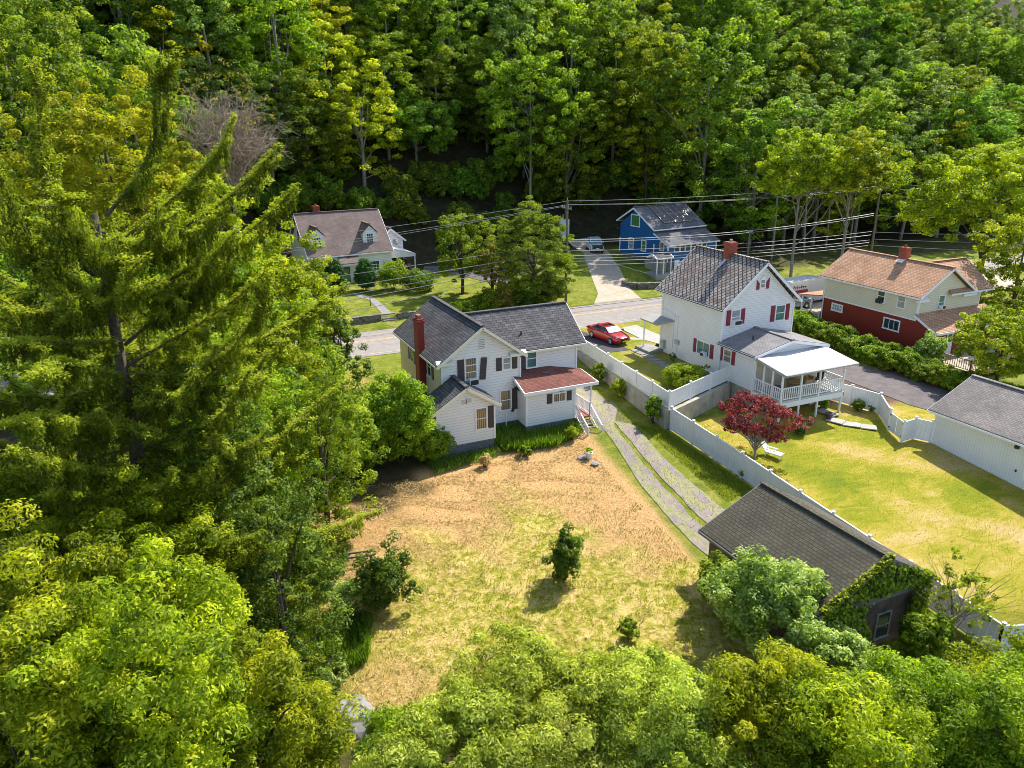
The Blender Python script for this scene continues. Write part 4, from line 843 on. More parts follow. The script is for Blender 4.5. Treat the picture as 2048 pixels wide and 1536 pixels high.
# ------------------------------------------------------------ vehicles
def loft(m, st, faces=None):
    """st: list of (x, [(y,z)...]) half sections; mirrored"""
    base = len(m.v); k = len(st[0][1])
    for x, sec in st:
        for y, z in sec: m.v.append((x, y, z))
        for y, z in sec: m.v.append((x, -y, z))
    for i in range(len(st) - 1):
        for s in (0, 1):
            for j in range(k - 1):
                a = base + i * 2 * k + s * k + j; m.f.append((a, a + 1, a + 2 * k + 1, a + 2 * k) if s else (a, a + 2 * k, a + 2 * k + 1, a + 1))
        a = base + i * 2 * k; m.f.append((a + k - 1, a + 2 * k - 1, a + 4 * k - 1, a + 3 * k - 1)); m.f.append((a, a + 2 * k, a + 3 * k, a + k))
    for i in (0, len(st) - 1):
        a = base + i * 2 * k; m.f.append(tuple([a + j for j in range(k)] + [a + k + j for j in range(k)][::-1]))
def vehicle(name, label, cat, loc, rz, paint, kind='sedan', plate=None, group=None):
    e = thing(name, label, cat, loc, rz, group); m = MB()
    if kind == 'sedan':
        zz = [(2.42, .5, .62, .45, .68), (2.3, .72, .8, .3, .76), (1.9, .85, .88, .22, .84), (1.2, .9, .92, .2, .93), (.75, .91, .93, .2, .98), (-.4, .92, .93, .2, 1.0), (-1.3, .91, .93, .2, 1.02), (-1.9, .88, .9, .22, 1.06), (-2.3, .78, .84, .32, 1.03), (-2.42, .6, .7, .45, .9)]
        cab = [(1.05, .74, .97, .72, .98), (.3, .82, .98, .6, 1.38), (-.2, .84, 1.0, .62, 1.44), (-.9, .84, 1.0, .62, 1.42), (-1.75, .74, 1.02, .55, 1.12)]; wx = (1.42, -1.4); hl = .62
    else:
        zz = [(2.75, .7, .8, .5, .95), (2.65, .9, .93, .38, 1.12), (1.4, .96, .98, .35, 1.2), (1.0, .97, .98, .35, 1.22), (-.9, .97, .98, .35, 1.22), (-2.7, .96, .97, .35, 1.22), (-2.8, .93, .93, .45, 1.2)]
        cab = [(1.15, .84, 1.2, .8, 1.22), (.5, .88, 1.21, .7, 1.78), (-.8, .88, 1.21, .7, 1.82), (-1.05, .86, 1.21, .72, 1.3)]; wx = (1.8, -1.75); hl = .95
    loft(m, [(x, [(w0 * .9, zb), (w1, zb + .12), (w1, (zb + zt) / 2), (w0, zt - .06), (w0 * .8, zt)]) for x, w0, w1, zb, zt in zz]); b = m.build('body', paint, e, True); b.modifiers.new('sub', 'SUBSURF').levels = 1; b.modifiers['sub'].render_levels = 2
    m = MB(); loft(m, [(x, [(a, za), ((a + c) / 2 + .03, (za + zc) / 2), (c + .02, zc - .04), (c * .8, zc)]) for x, a, za, c, zc in cab]); g = m.build('window', side_glass, e, True)
    m = MB(); i0 = 1; i1 = len(cab) - 2
    m.prism([(cab[i0][0], -cab[i0][3] - .01, cab[i0][4] - .01), (cab[i0][0], cab[i0][3] + .01, cab[i0][4] - .01), (cab[i1][0], cab[i1][3] + .01, cab[i1][4] - .01), (cab[i1][0], -cab[i1][3] - .01, cab[i1][4] - .01)], (0, 0, .035))
    for s in (-1, 1):
        m.bar((cab[0][0], s * cab[0][1], cab[0][2]), (cab[i0][0], s * cab[i0][3], cab[i0][4]), .06); m.bar((cab[i1][0], s * cab[i1][3], cab[i1][4]), (cab[-1][0], s * cab[-1][1], cab[-1][2]), .09); m.bar((-.35, s * .86, 1.0 if kind == 'sedan' else 1.2), (-.35, s * .68, cab[2][4] - .03), .05)
        m.box(.75, s * .95, hl + .35, .95, s * 1.1, hl + .5)
    m.build('roof', paint, e)
    m = MB(); a, c = cab[0], cab[1]; o = .025; m.add([(a[0] + o, -a[1] + .05, a[2] + o), (a[0] + o, a[1] - .05, a[2] + o), (c[0] + o, c[3] - .04, c[4] - .01), (c[0] + o, -c[3] + .04, c[4] - .01)], [(0, 1, 2, 3)]); m.build('windscreen', wind_glass, e)
    for x in wx:
        for s in (-1, 1):
            rr = .33 if kind == 'sedan' else .4; m = MB().tube([(x, s * .7, rr), (x, s * .94, rr)], rr, 20); w = m.build('wheel', rubber, e); m = MB().tube([(x, s * .94, rr), (x, s * .955, rr)], rr * .62, 10); 
            for k in range(5): m.bar((x, s * .96, rr), (x + math.cos(k * 1.257) * rr * .6, s * .96, rr + math.sin(k * 1.257) * rr * .6), .05, .03)
            m.build('rim', chrome, w)
    f = zz[0][0]
    for s in (-1, 1):
        MB().add([(f - .06, s * .42, hl + .0), (f - .3, s * .78, hl + .05), (f - .36, s * .8, hl + .17), (f - .12, s * .45, hl + .13)], [(0, 1, 2, 3)]).build('headlight', chrome, e)
        MB().box(zz[-1][0] - .01, s * .45, .8, zz[-1][0] + .15, s * .8, .95).build('tail_light', shutter_red, e)
    gw = .4 if kind == 'sedan' else .72; gh = 0 if kind == 'sedan' else .16; m = MB(); m.box(f - .12, -gw, hl - .12 - gh, f + .03, gw, hl + .1 + gh); m.build('grille', black, e)
    m = MB(); m.box(f + .01, -.22, hl - .28, f + .035, .22, hl - .14); m.build('licence_plate', plate or white_paint, e)
    if kind == 'sedan': m = MB(); m.box(f + .02, -.09, hl - .02, f + .03, .09, hl + .06); m.build('badge', chrome, e)
    return e
cf = at(1224, 690, 1.63); c0 = at(1218, 681, 1.63)
vehicle('parked_car', 'red sedan parked on the dark pad beside the white fence', 'car', (c0[0] + .1, c0[1] + .3, 1.63), -83, car_red, plate=amber)
pt = P(1200, 505); vehicle('pickup_truck', 'white pickup parked at the top of the dusty driveway', 'pickup truck', (pt[0], pt[1] + 1.5, float(T(pt[0], pt[1] + 1.5)) + .04), -112, car_white, 'truck')
vehicle('parked_car', 'pale silver-green car parked beside the front porch of the tan and red house', 'car', (23.0, 16.0, 1.5), 175, plain('silver_green_paint', (.3, .38, .36), .3, coat=.7))
v = thing('box_van', 'white delivery van with black lettering and a red band behind the porch', 'van', (25.6, 17.3, 1.3), 4)
m = MB(); m.box(-2.9, -1.1, .5, 2.4, 1.1, 3.0); m.build('cargo_box', car_white, v); m = MB(); m.prism([(2.4, -1, .5), (4.1, -1, .5), (4.1, -1, 1.3), (3.3, -1, 1.6), (2.9, -1, 2.3), (2.4, -1, 2.4)], (0, 2, 0)); m.build('cab', car_white, v)
m = MB(); m.box(-2.2, -1.13, 1.65, -.2, -1.1, 2.0); m.build('red_band', red_flag, v)
m = MB()
for i, hh in enumerate((.34, .2, .3, .18, .3, .2, .2)): m.box(-2.5 + i * .3, -1.13, 2.2, -2.5 + i * .3 + .08, -1.1, 2.2 + hh); m.box(-2.5 + i * .3, -1.13, 2.2 + hh * .5, -2.5 + i * .3 + .2, -1.1, 2.26 + hh * .5)
for i in range(3): m.box(-1.6 + i * .25, -1.13, 1.3, -1.6 + i * .25 + .16, -1.1, 1.5)
m.build('lettering', black, v)
for x in (-1.9, 3.0):
    for s in (-1, 1): MB().tube([(x, s * .8, .42), (x, s * 1.08, .42)], .42, 18).build('wheel', rubber, v)
tp_ = P(1112, 490); e = thing('utility_trailer', 'dark grey covered trailer behind the roadside cedar', 'trailer', (tp_[0], tp_[1] + 3, float(T(tp_[0], tp_[1] + 3))), 5)
m = MB(); m.box(-2, -1, .6, 2, 1, 1.1); m.prism([(-2, -1, 1.1), (2, -1, 1.1), (1.8, -.7, 1.5), (-1.8, -.7, 1.5)], (0, 1.7, 0)); m.build('body', plain('trailer_grey', (.16, .17, .2), .5), e)
for s in (-1, 1): MB().tube([(0, s * .9, .35), (0, s * 1.1, .35)], .35, 14).build('wheel', rubber, e)
tp2 = P(1145, 490); e = thing('white_box', 'white upright box beside the utility pole', 'tank', (tp2[0], tp2[1] + 3, float(T(tp2[0], tp2[1] + 3))), 0)  # plain white box behind the pole, its use unknown
m = MB(); m.box(-.75, -.6, 0, .75, .6, 2.6); m.build('cabinet', car_white, e); m = MB(); m.tube([(0, 0, 2.6), (0, 0, 3.3)], .1); m.box(.76, -.4, 1.6, .8, .4, 2.2); m.build('vent', metal, e)
# ------------------------------------------------------------ poles and wires
def pole(label, x, y, top, px_arm=True):
    z = float(T(x, y)); e = thing('utility_pole', label, 'utility pole', (x, y, z)); h = top - z
    MB().tube([(0, 0, -.5), (0, 0, h)], [.17, .11], 10).build('post', wood_pole, e)
    m = MB(); m.bar((-.1, -1.1, h - .9), (-.1, 1.1, h - .9), .1, .12); a = m.build('crossarm', wood_pole, e)
    for yy in (-1.0, -.5, .5, 1.0): MB().tube([(-.1, yy, h - .84), (-.1, yy, h - .6)], .05, 8).build('insulator', conc_light, a)
    MB().tube([(0, 0, h), (0, 0, h + .25)], .05, 8).build('insulator', conc_light, e); return e
pole('tall leaning utility pole behind the tan and red house', 49.06, 28.5, 13.2); pole('utility pole beside the cedar and the white pickup', 1.35, 28.5, 13.1)
def wire(label, p, q, sag, r=.022, n=24):
    t = np.linspace(0, 1, n)[:, None]; p = np.array(p); q = np.array(q); w = p + (q - p) * t; w[:, 2] -= (4 * sag * t * (1 - t))[:, 0]
    m = MB(); m.tube(list(w - p), r, 5); o = m.build('power_line', wire_m); o.location = tuple(p); tag(o, label, 'power line', 'overhead lines along the road'); return o
yp = 28.5
W = [((1763, 362), (1137, 402), .5, .02, 'topmost'), ((1752, 373), (1137, 409), .55, .02, 'second'), ((1751, 377), (1137, 410), .5, .02, 'third'), ((1748, 427), (1137, 480), .8, .045, 'thick upper twisted'), ((1747, 431), (1137, 484), .8, .03, 'thin'),
     ((1744, 463), (1134, 502), .5, .025, 'upper'), ((1742, 470), (1134, 512), .5, .04, 'thick middle'), ((1739, 480), (1134, 517), .5, .025, 'middle'), ((1738, 485), (1134, 523), .5, .035, 'lower'), ((1736, 491), (1134, 531), .5, .025, 'lowest')]
for i, (a, b, s, r, nm) in enumerate(W):
    wire(nm + ' line strung between the two roadside poles', aty(*a, yp), aty(*b, yp), s, r)
LW = [((1137, 402), (838, 441), .02), ((1137, 409), (838, 454), .02), ((1137, 411), (838, 458), .02), ((1134, 484), (838, 525), .025), ((1134, 500), (838, 546), .04), ((1134, 508), (838, 560), .025), ((1134, 515), (838, 570), .035), ((1134, 524), (838, 589), .03)]
for i, (a, b, r) in enumerate(LW):
    p = aty(*a, yp); q = aty(*b, yp); q2 = p + (q - p) * 2.6; wire(('first', 'second', 'third', 'fourth', 'fifth', 'sixth', 'seventh', 'eighth')[i] + ' line from the top, running from the cedar past the cottage', p, q2, .25, r)
# beyond the right pole
for i, ((x, y), (x2, y2)) in enumerate([((1765, 364), (2048, 385)), ((1758, 374), (2048, 395)), ((1750, 431), (2048, 434)), ((1744, 464), (2048, 466)), ((1742, 478), (2048, 482)), ((1738, 490), (2048, 500))]):
    p = aty(x, y, yp); q = aty(x2, y2, yp); wire(('highest', 'second highest', 'third highest', 'middle', 'second lowest', 'lowest')[i] + ' line leaving the right pole behind the big tree', p, p + (q - p) * 1.6, .3, .025)
p = aty(1133, 482, yp); wire('slanting service cable from the cedar pole down to the blue house lawn', p, (15.0, 31.5, 3.2), .4, .02)
p = aty(1500, 462, 26.8); e = thing('service_pole', 'short pole rising behind the slate roof', 'utility pole', (p[0], p[1], 1.6)); MB().tube([(0, 0, -.3), (0, 0, p[2] - 1.6)], .09, 8).build('post', wood_pole, e); MB().box(-.35, -.1, p[2] - 1.7, .35, .1, p[2] - 1.5).build('bracket', metal, e)
wire('thin cable from the short pole down towards the sapling', p, aty(1590, 530, 14.), .3, .02)
p = P(741, 612); e = thing('lamp_post', 'small black lamp post on the cottage lawn', 'lamp post', p); MB().tube([(0, 0, -.1), (0, 0, 1.75)], .045, 8).build('post', black, e); MB().box(-.1, -.1, 1.75, .1, .1, 2.0).build('lantern', metal, e)
# ------------------------------------------------------------ yard things
p = P(1178, 917); e = thing('plant_pot', 'white bucket planter with yellow-green plant on the cut grass', 'plant pot', p); MB().lathe([(.2, 0), (.26, .42), (.28, .46)], n=16).build('pot', white_paint, e); C0, R0 = crown_clumps((0, 0, .6), .22, .2, 10, .12); a, b_, c_ = clumps_to_leaves(C0, R0, 40); leaves('plant', a, b_, .1, L_lime, e, .5, c_)
for i, (x, y, nm) in enumerate([(1163, 918, 'small grey stone'), (1190, 930, 'flat stone')]):
    q = P(x, y); m = MB().lathe([(.05, 0), (.28, .06), (.3, .14), (.1, .2)], n=7); o = m.build('stone', rock_m); o.location = tuple(q); tag(o, nm + ' beside the white bucket planter', 'stone')
p = P(1542, 912); e = thing('lounge_chair', 'white lounge chair on the lawn below the red maple', 'lounge chair', (p[0], p[1], float(T(p[0], p[1]))), 20)
m = MB(); m.box(-.28, -.8, .28, .28, .35, .36); m.build('seat', white_paint, e); m = MB(); m.bar((0, .35, .34), (0, .75, .85), .56, .06, up=(0, 1, 0)); m.build('backrest', white_paint, e)
for x in (-.25, .25):
    for y in (-.72, .3): MB().bar((x, y, 0), (x, y, .3), .05, .05, up=(0, 1, 0)).build('leg', white_paint, e)
    MB().box(x - .05, -.3, .5, x + .05, .45, .55).build('armrest', white_paint, e)
e_m = plain('orange_flower', (.5, .14, .02), .8)
for x, y, nm, mt, rr in [(1657, 838, 'dark brown pot on the paving under the deck', plain('dark_pot', (.1, .05, .04), .8), .28), (1622, 849, 'orange pot left of the dark brown pot', terracotta, .24), (1607, 852, 'orange pot beside the dark shrub under the deck', terracotta, .22)]:
    q = P(x, y); e = thing('flower_pot', nm, 'flower pot', q); MB().lathe([(rr * .7, 0), (rr, rr * 1.5), (rr * 1.1, rr * 1.7)], n=14).build('pot', mt, e); MB().lathe([(rr * .9, rr * 1.55), (.02, rr * 1.75)], n=10).build('soil', bark, e)
for i, (x0, y0, x1, y1) in enumerate([(1685, 852, 1722, 858), (1722, 858, 1755, 863), (1650, 842, 1684, 852), (1630, 822, 1665, 838)]):
    a = P(x0, y0); b = P(x1, y1); d = (b - a); m = MB(); nrm = np.array((-d[1], d[0])) / math.hypot(d[0], d[1]) * .9
    m.prism([(0, 0, .0), (d[0] * .97, d[1] * .97, 0), (d[0] * .97 + nrm[0], d[1] * .97 + nrm[1], 0), (nrm[0], nrm[1], 0)], (0, 0, .07)); o = m.build('paving_slab', conc_light); o.location = (a[0], a[1], float(T(a[0], a[1])) + .03); tag(o, 'pale paving slab in the row below the deck', 'paving slab', 'slabs below the deck')
p = P(1700, 1335); e = thing('ladder', 'grey ladder leaning against the vine covered barn gable', 'ladder', (b0[0] - 1.6, b0[1] - 8.9, float(T(b0[0] - 1.6, b0[1] - 8.9))), 10)
m = MB()
for x in (-.25, .25): m.bar((x, 0, 0), (x, .75, 2.6), .05, .08)
for i in range(8): m.bar((-.25, .09 * i + .05, .3 * i + .2), (.25, .09 * i + .05, .3 * i + .2), .04, .04)
m.build('ladder_frame', metal, e)
p = P(690, 1125); q2 = P(745, 1118)
e = thing('wooden_rails', 'two weathered rails lying low beside the dark shrub', 'rails', p); d = q2 - p
for k in (0, .45): m = MB().bar((d[0] * -.6, d[1] * -.6 - k, .5), (d[0], d[1] - k, .55), .08, .1); m.build('rail', wood_pole, e)
for k in (-.5, .9): MB().box(d[0] * k - .05, d[1] * k - .4, -.2, d[0] * k + .05, d[1] * k - .3, .5).build('post', wood_pole, e)
p = P(712, 1425); me = MB(); e = thing('boulder', 'pale grey rock outcrop at the yard corner', 'rock', (p[0], p[1], float(T(p[0], p[1])) - .3))
import bmesh
def rock(par, r, sc, seed):
    bm = bmesh.new(); bmesh.ops.create_icosphere(bm, subdivisions=3, radius=r); g_ = np.random.default_rng(seed); dd = [g_.normal(size=3) for _ in range(14)]
    for v in bm.verts:
        n_ = np.array(v.co) / r; s_ = 1
        for d_ in dd:
            d_ = d_ / np.linalg.norm(d_); s_ = min(s_, .82 / max(.01, n_ @ d_)) if n_ @ d_ > .82 * .9 else s_
        v.co = Vector((v.co.x * sc[0] * s_, v.co.y * sc[1] * s_, v.co.z * sc[2] * s_))
    mm = bpy.data.meshes.new('rock_face'); bm.to_mesh(mm); bm.free(); mm.materials.append(rock_m); o = bpy.data.objects.new('rock_face', mm); col.objects.link(o); o.parent = par; return o
rock(e, 1.1, (1.1, 1.3, .6), 3)
# ------------------------------------------------------------ forest on the hillside
forest = []
specs = [  # height, crown radius, mat, k, rc, per, leaf, label, name
    (19, 5.2, L_forest, 110, 1.35, 190, .34, 'broadleaf'), (22, 5.8, L_forest, 130, 1.4, 190, .34, 'broadleaf'), (17, 4.6, L_forest2, 84, 1.1, 150, .32, 'bluish'),
    (20, 4.4, L_forest2, 86, 1.15, 150, .32, 'bluish'), (16, 4.8, L_yellow, 80, 1.1, 130, .32, 'yellow'), (21, 5.0, L_bush, 90, 1.2, 150, .33, 'bright')]
lab = {'broadleaf': 'tall dark green maple standing in the hillside wood behind the houses', 'bluish': 'blue-green leaved tree standing in the hillside wood behind the houses', 'yellow': 'smaller yellow-green tree standing in the hillside wood behind the houses', 'bright': 'bright mid-green maple standing in the hillside wood behind the houses'}
pts_ = []
def inview(x, y, m=7):
    v = np.array((x, y)) - CAM[:2]; a = math.degrees(math.atan2(v[0], v[1])) - 24.7; return abs(a) < 33.5 + m
yy = 42.0; row = 0
while yy < 108:
    xx = -75 + (row % 2) * 3.6
    while xx < 150:
        x = xx + rng.uniform(-1.6, 1.6); y = yy + rng.uniform(-1.6, 1.6)
        if inview(x, y) and (y > 55.5 or (x > 30 + (y < 46) * 6) or (x < -33 and y > 50)): pts_.append((x, y))
        xx += 7.6
    yy += 7.2; row += 1
keep = []
for x, y in pts_:
    if y < 60 and (-32 < x < -10): continue
    if -11 < x < 12 and y < 65: continue
    keep.append((x, y))
protos = {}
names = {'broadleaf': 'forest_tree', 'bluish': 'forest_tree', 'yellow': 'forest_tree', 'bright': 'forest_tree'}
wts = np.array([.24, .2, .15, .13, .1, .18])
for i, (x, y) in enumerate(keep):
    s = int(rng.choice(6, p=wts)); h, r, mt, k, rc, per, lf, nm = specs[s]; z = float(T(x, y)) - .4
    if s not in protos:
        o = tree('forest_tree', lab[nm], 'tree', (x, y, z), h, r, mt, k=k, rc=rc, per=per, leaf=lf, tr=.26, crown=.9, low=.8, lob=.32, group='trees of the hillside wood', limbs=12, barkm=bark_grey, flat=.6); protos[s] = o
    else:
        o = copy_tree(protos[s]); o.location = (x, y, z)
    q_ = np.linalg.inv(np.array(camo.matrix_world)) @ np.array((x, y, z + 12, 1)); u_ = 1024 - FPX * q_[0] / q_[2]; zn = [(170, 'beyond the far left edge of the spruce'), (420, 'behind the large yellow-green maple'), (640, 'behind and left of the cottage'), (820, 'above the cottage roof'), (1000, 'between the cottage and the cedar'), (1200, 'above the cedar and the white pickup'), (1420, 'above the blue house'), (1640, 'above the slate roof house'), (1850, 'above the tall utility pole'), (9999, 'behind the big tree at the right edge')]; zl = next(t for lim, t in zn if u_ < lim); rw = 'front row' if y < 64 else 'second rank' if y < 76 else 'middle height' if y < 90 else 'top rows'
    o['label'] = {'broadleaf': 'dark green maple', 'bluish': 'blue-green leaved tree', 'yellow': 'yellow-green tree', 'bright': 'bright green maple'}[nm] + ' in the wood, ' + rw + ', ' + zl
    o.rotation_euler = (0, 0, rng.uniform(0, 6.28)); sc = rng.uniform(.85, 1.3); o.scale = (sc * 1.08, sc * 1.08, sc * rng.uniform(.85, 1.1))
print('forest', len(keep))
# understory along the wood's edge
us = None
for i in range(170):
    x = -42 + (i % 64) * 2.1 + rng.uniform(-1, 1); y = 55.5 + rng.uniform(-2, 3) + (4 if -28 < x < -8 else 0) + (6 if i > 63 else 0) - (9 if i > 127 else 0)
    if i > 127 and (x < 30 or x > 90): continue
    if not inview(x, y) or (12 < x < 29 and y < 58): continue
    if us is None: us = shrub('understory_shrub', 'shaded leafy shrub at the foot of the hillside wood', 'shrub', pos=(x, y, float(T(x, y))), h=3.6, r=1.9, mat=L_forest, k=34, per=110, leaf=.24, group='shrubs at the foot of the hillside wood'); o = us
    else: o = copy_tree(us); o.location = (x, y, float(T(x, y)) - .1)
    o['label'] = ('taller' if i > 63 else 'low') + ' shaded shrub at the foot of the wood ' + ('left of the cottage' if x < -26 else 'behind the cottage' if x < -8 else 'behind the white pickup' if x < 12 else 'behind the blue house' if x < 32 else 'behind the tan and red house')
    o.rotation_euler = (0, 0, rng.uniform(0, 6)); sc = rng.uniform(.9, 1.8); o.scale = (sc, sc, sc)
# bare trunks at the edge of the wood on the right
tk = None
for i, (x, y) in enumerate([(1500, 490), (1590, 540), (1625, 520), (1665, 510), (1708, 500), (1540, 480), (1575, 470), (1460, 470)]):
    p = P(x, y - 4) + np.array((rng.uniform(-1, 1), rng.uniform(0, 5), 0)); p[2] = float(T(p[0], p[1]))
    if tk is None:
        e = thing('bare_trunk_tree', 'slim pale trunk with a small high crown at the wood edge', 'tree', p, 0, 'slim trunks at the wood edge'); m = trunk_mesh((0, 0, -.3), (.4, .3, 12.5), .2, []); m.build('trunk', bark_grey, e, True)
        Cc, Rr = crown_clumps((.3, .2, 12.3), 2.4, 2.0, 26, .8); a, b, c = clumps_to_leaves(Cc, Rr, 90); leaves('crown', a, b, .28, L_yellow, e, .6, c); tk = e
    else: o = copy_tree(tk); o.location = tuple(p); o.rotation_euler = (R_(rng.uniform(-4, 4)), R_(rng.uniform(-4, 4)), rng.uniform(0, 6)); sc = rng.uniform(.75, 1.1); o.scale = (sc, sc, sc)
def gz(p): return (p[0], p[1], float(T(p[0], p[1])) - .1)
def tree_at(px, py, zc, label, height, rx, mat, name='broadleaf_tree', cat='tree', **kw):
    """crown centre seen at px,py when its centre is zc high"""
    p = at(px, py, zc); return tree(name, label, cat, gz(p), height, rx, mat, **kw)
# named trees across the road
def tree_d(px, py, dist, label, rx, mat, name='broadleaf_tree', top=None, **kw):
    p = atd(px, py, dist); g_ = gz(p); cr = kw.get('crown', .62); h = (p[2] - g_[2]) / (1 - cr / 2); return tree(name, label, 'tree', g_, h, rx, mat, **kw)
tree_d(1605, 345, 105, 'light yellow-green tree left of the pair above the tall utility pole', 4.8, L_walnut, k=130, rc=1.05, per=170, leaf=.3, crown=.55, barkm=bark_grey)
tree_d(1705, 345, 108, 'light yellow-green tree right of the pair above the tall utility pole', 4.6, L_walnut, k=120, rc=1.0, per=170, leaf=.3, crown=.55, barkm=bark_grey)
tree_d(1060, 230, 118, 'tallest bright maple at the front of the wood above the cedar', 6.6, L_bush, k=150, rc=1.35, per=170, leaf=.33, crown=.85, low=.7, barkm=bark_grey)
tree_d(830, 250, 122, 'broad dark green maple above the cottage chimney', 6.4, L_forest, k=140, rc=1.3, per=170, leaf=.33, crown=.8, low=.7, barkm=bark_grey)
tree_d(1300, 200, 125, 'large yellowish maple at the top centre right of the wood', 6.2, L_walnut, k=130, rc=1.3, per=160, leaf=.33, crown=.8, low=.7)
tree_d(1985, 400, 108, 'large spreading yellow-green tree at the right edge behind the tan and red house', 9.6, L_walnut, k=230, rc=1.35, per=250, leaf=.3, crown=.72, low=.5, tr=.45, limbs=18)
tree_at(2010, 690, 3.9, 'yellow-green tree overhanging the wooden deck', 7.4, 4.0, L_walnut, k=140, rc=.8, per=190, leaf=.2, crown=.75, low=.8, tr=.18)
tree_d(225, 372, 72, 'large yellow-green maple rising behind the spruce', 7.2, L_yellow, k=170, rc=1.2, per=230, leaf=.3, crown=.7, low=.6, tr=.4)
tree_d(90, 250, 84, 'tall green tree at the upper left edge', 6.0, L_forest, k=120, rc=1.2, per=160, leaf=.3, crown=.8, low=.6)
tree_d(520, 590, 64, 'yellow-green maple in front of the cottage gable', 3.6, L_yellow, k=110, rc=1.0, per=190, leaf=.26, crown=.8, low=.8, tr=.3)
tree_d(430, 520, 66, 'yellow-green maple between the spruce and the cottage', 5.0, L_walnut, k=110, rc=1.0, per=180, leaf=.26, crown=.85, low=.8, tr=.3)
tree_d(400, 640, 58, 'mid green tree behind the spruce trunk', 5.0, L_bush, k=110, rc=1.0, per=170, leaf=.24, crown=.9, low=.9, tr=.3)
tree_d(600, 700, 60, 'small light green tree by the road at left', 2.6, L_walnut, k=60, rc=.75, per=150, leaf=.22, crown=.85, low=.8)
tree_d(680, 720, 57, 'dark small tree with white blossom beside the road', 2.0, L_dark, k=44, rc=.6, per=150, leaf=.18, crown=.8, low=.8)
tree_d(560, 830, 47, 'light green thicket tree left of the farmhouse', 3.6, L_walnut, k=150, rc=.8, per=190, leaf=.18, crown=.95, low=.9)
shrub('bush_tree', 'dense bright green bush tree touching the farmhouse chimney wall', 'bush', px=(800, 925), h=6.4, r=3.0, mat=L_bush, k=150, rc=.8, per=260, leaf=.17, low=1, stem=.1)
shrub('bush_tree', 'green bush tree next to the dense bush by the farmhouse', 'bush', px=(700, 945), h=5.6, r=2.8, mat=L_bush, k=130, rc=.75, per=240, leaf=.17, low=1, stem=.1)
shrub('shrub', 'low spreading shrub at the farmhouse annex corner', 'bush', px=(865, 922), h=2.6, r=1.6, mat=L_bush, k=60, per=190, leaf=.15, low=1)
tree_d(640, 900, 43, 'dark green thicket shrub at the edge of the yard', 3.0, L_bush, k=140, rc=.7, per=170, leaf=.16, crown=.95, low=.95)
tree_d(480, 900, 42, 'mid green understory tree behind the spruce', 3.6, L_bush, k=130, rc=.8, per=170, leaf=.18, crown=.95, low=.95)
tree_d(300, 760, 48, 'shaded green tree behind the spruce trunk base', 4.6, L_bush, k=150, rc=.9, per=170, leaf=.2, crown=.95, low=.95)
tree_d(120, 700, 52, 'shaded green tree at the left edge behind the spruce', 5.0, L_forest, k=100, rc=1.0, per=160, leaf=.22, crown=.9, low=.9)
tree_d(440, 1030, 35, 'dark thicket tree below the spruce limbs', 2.9, L_dark, k=150, rc=.65, per=160, leaf=.14, crown=.95, low=.95)
tree_d(560, 1190, 33, 'dark undergrowth shrub left of the dark yard shrub', 2.4, L_dark, k=130, rc=.55, per=160, leaf=.13, crown=.95, low=.95)
tree_d(610, 650, 58, 'yellow-green small tree beside the road left of the farmhouse', 3.0, L_walnut, k=100, rc=.85, per=190, leaf=.2, crown=.9, low=.9)
tree_d(560, 740, 52, 'bright green tree between the spruce tips and the road', 3.4, L_bush, k=120, rc=.85, per=190, leaf=.19, crown=.9, low=.9)
shrub('bush_tree', 'green bush tree in the shade left of the yard', 'bush', px=(610, 985), h=5.0, r=2.8, mat=L_bush, k=120, rc=.75, per=220, leaf=.17, low=1, stem=.1)
shrub('bush_tree', 'leafy bush behind the lowest spruce limb', 'bush', px=(540, 1080), h=4.0, r=2.4, mat=L_bush, k=100, rc=.7, per=200, leaf=.16, low=1, stem=.1)
shrub('bush_tree', 'thicket bush under the drooping spruce limbs', 'bush', px=(600, 1180), h=3.2, r=2.0, mat=L_bush, k=90, rc=.6, per=190, leaf=.15, low=1, stem=.08)
tree_d(2040, 540, 92, 'leafy green tree hiding the road at the right edge', 4.2, L_walnut, k=110, rc=1.0, per=190, leaf=.26, crown=.95, low=.95)
shrub('bush_tree', 'bright bush tree in the gap between spruce and farmhouse bushes', 'bush', px=(590, 900), h=6.5, r=3.2, mat=L_bush, k=140, rc=.8, per=230, leaf=.18, low=1, stem=.1)
shrub('bush_tree', 'low bush hiding the trunks left of the yard shade', 'bush', px=(560, 1150), h=4.6, r=2.4, mat=L_walnut, k=110, rc=.7, per=210, leaf=.16, low=1, stem=.1)
for i, (x, y, h, nm) in enumerate([(560, 1262, 3.2, 'dark shrub hiding the trunks at the left end of the tall grass patch'), (480, 1230, 3.6, 'dark shrub under the lowest spruce limbs'), (640, 1165, 2.6, 'leafy shrub left of the wooden rails')]):
    shrub('thicket_shrub', nm, 'shrub', px=(x, y), h=h, r=1.7, mat=L_dark, k=70, per=170, leaf=.14, low=1)
lg = atd(455, 1212, 30); e = thing('fallen_branch', 'pale bare broken branch caught below the spruce', 'branch', lg)
a_ = atd(428, 1188, 29.7) - lg; b_ = atd(488, 1232, 30.2) - lg; MB().tube([a_, (a_ + b_) / 2 + (0, 0, .08), b_], [.05, .075, .06], 7).build('branch_wood', twig_m, e, True)
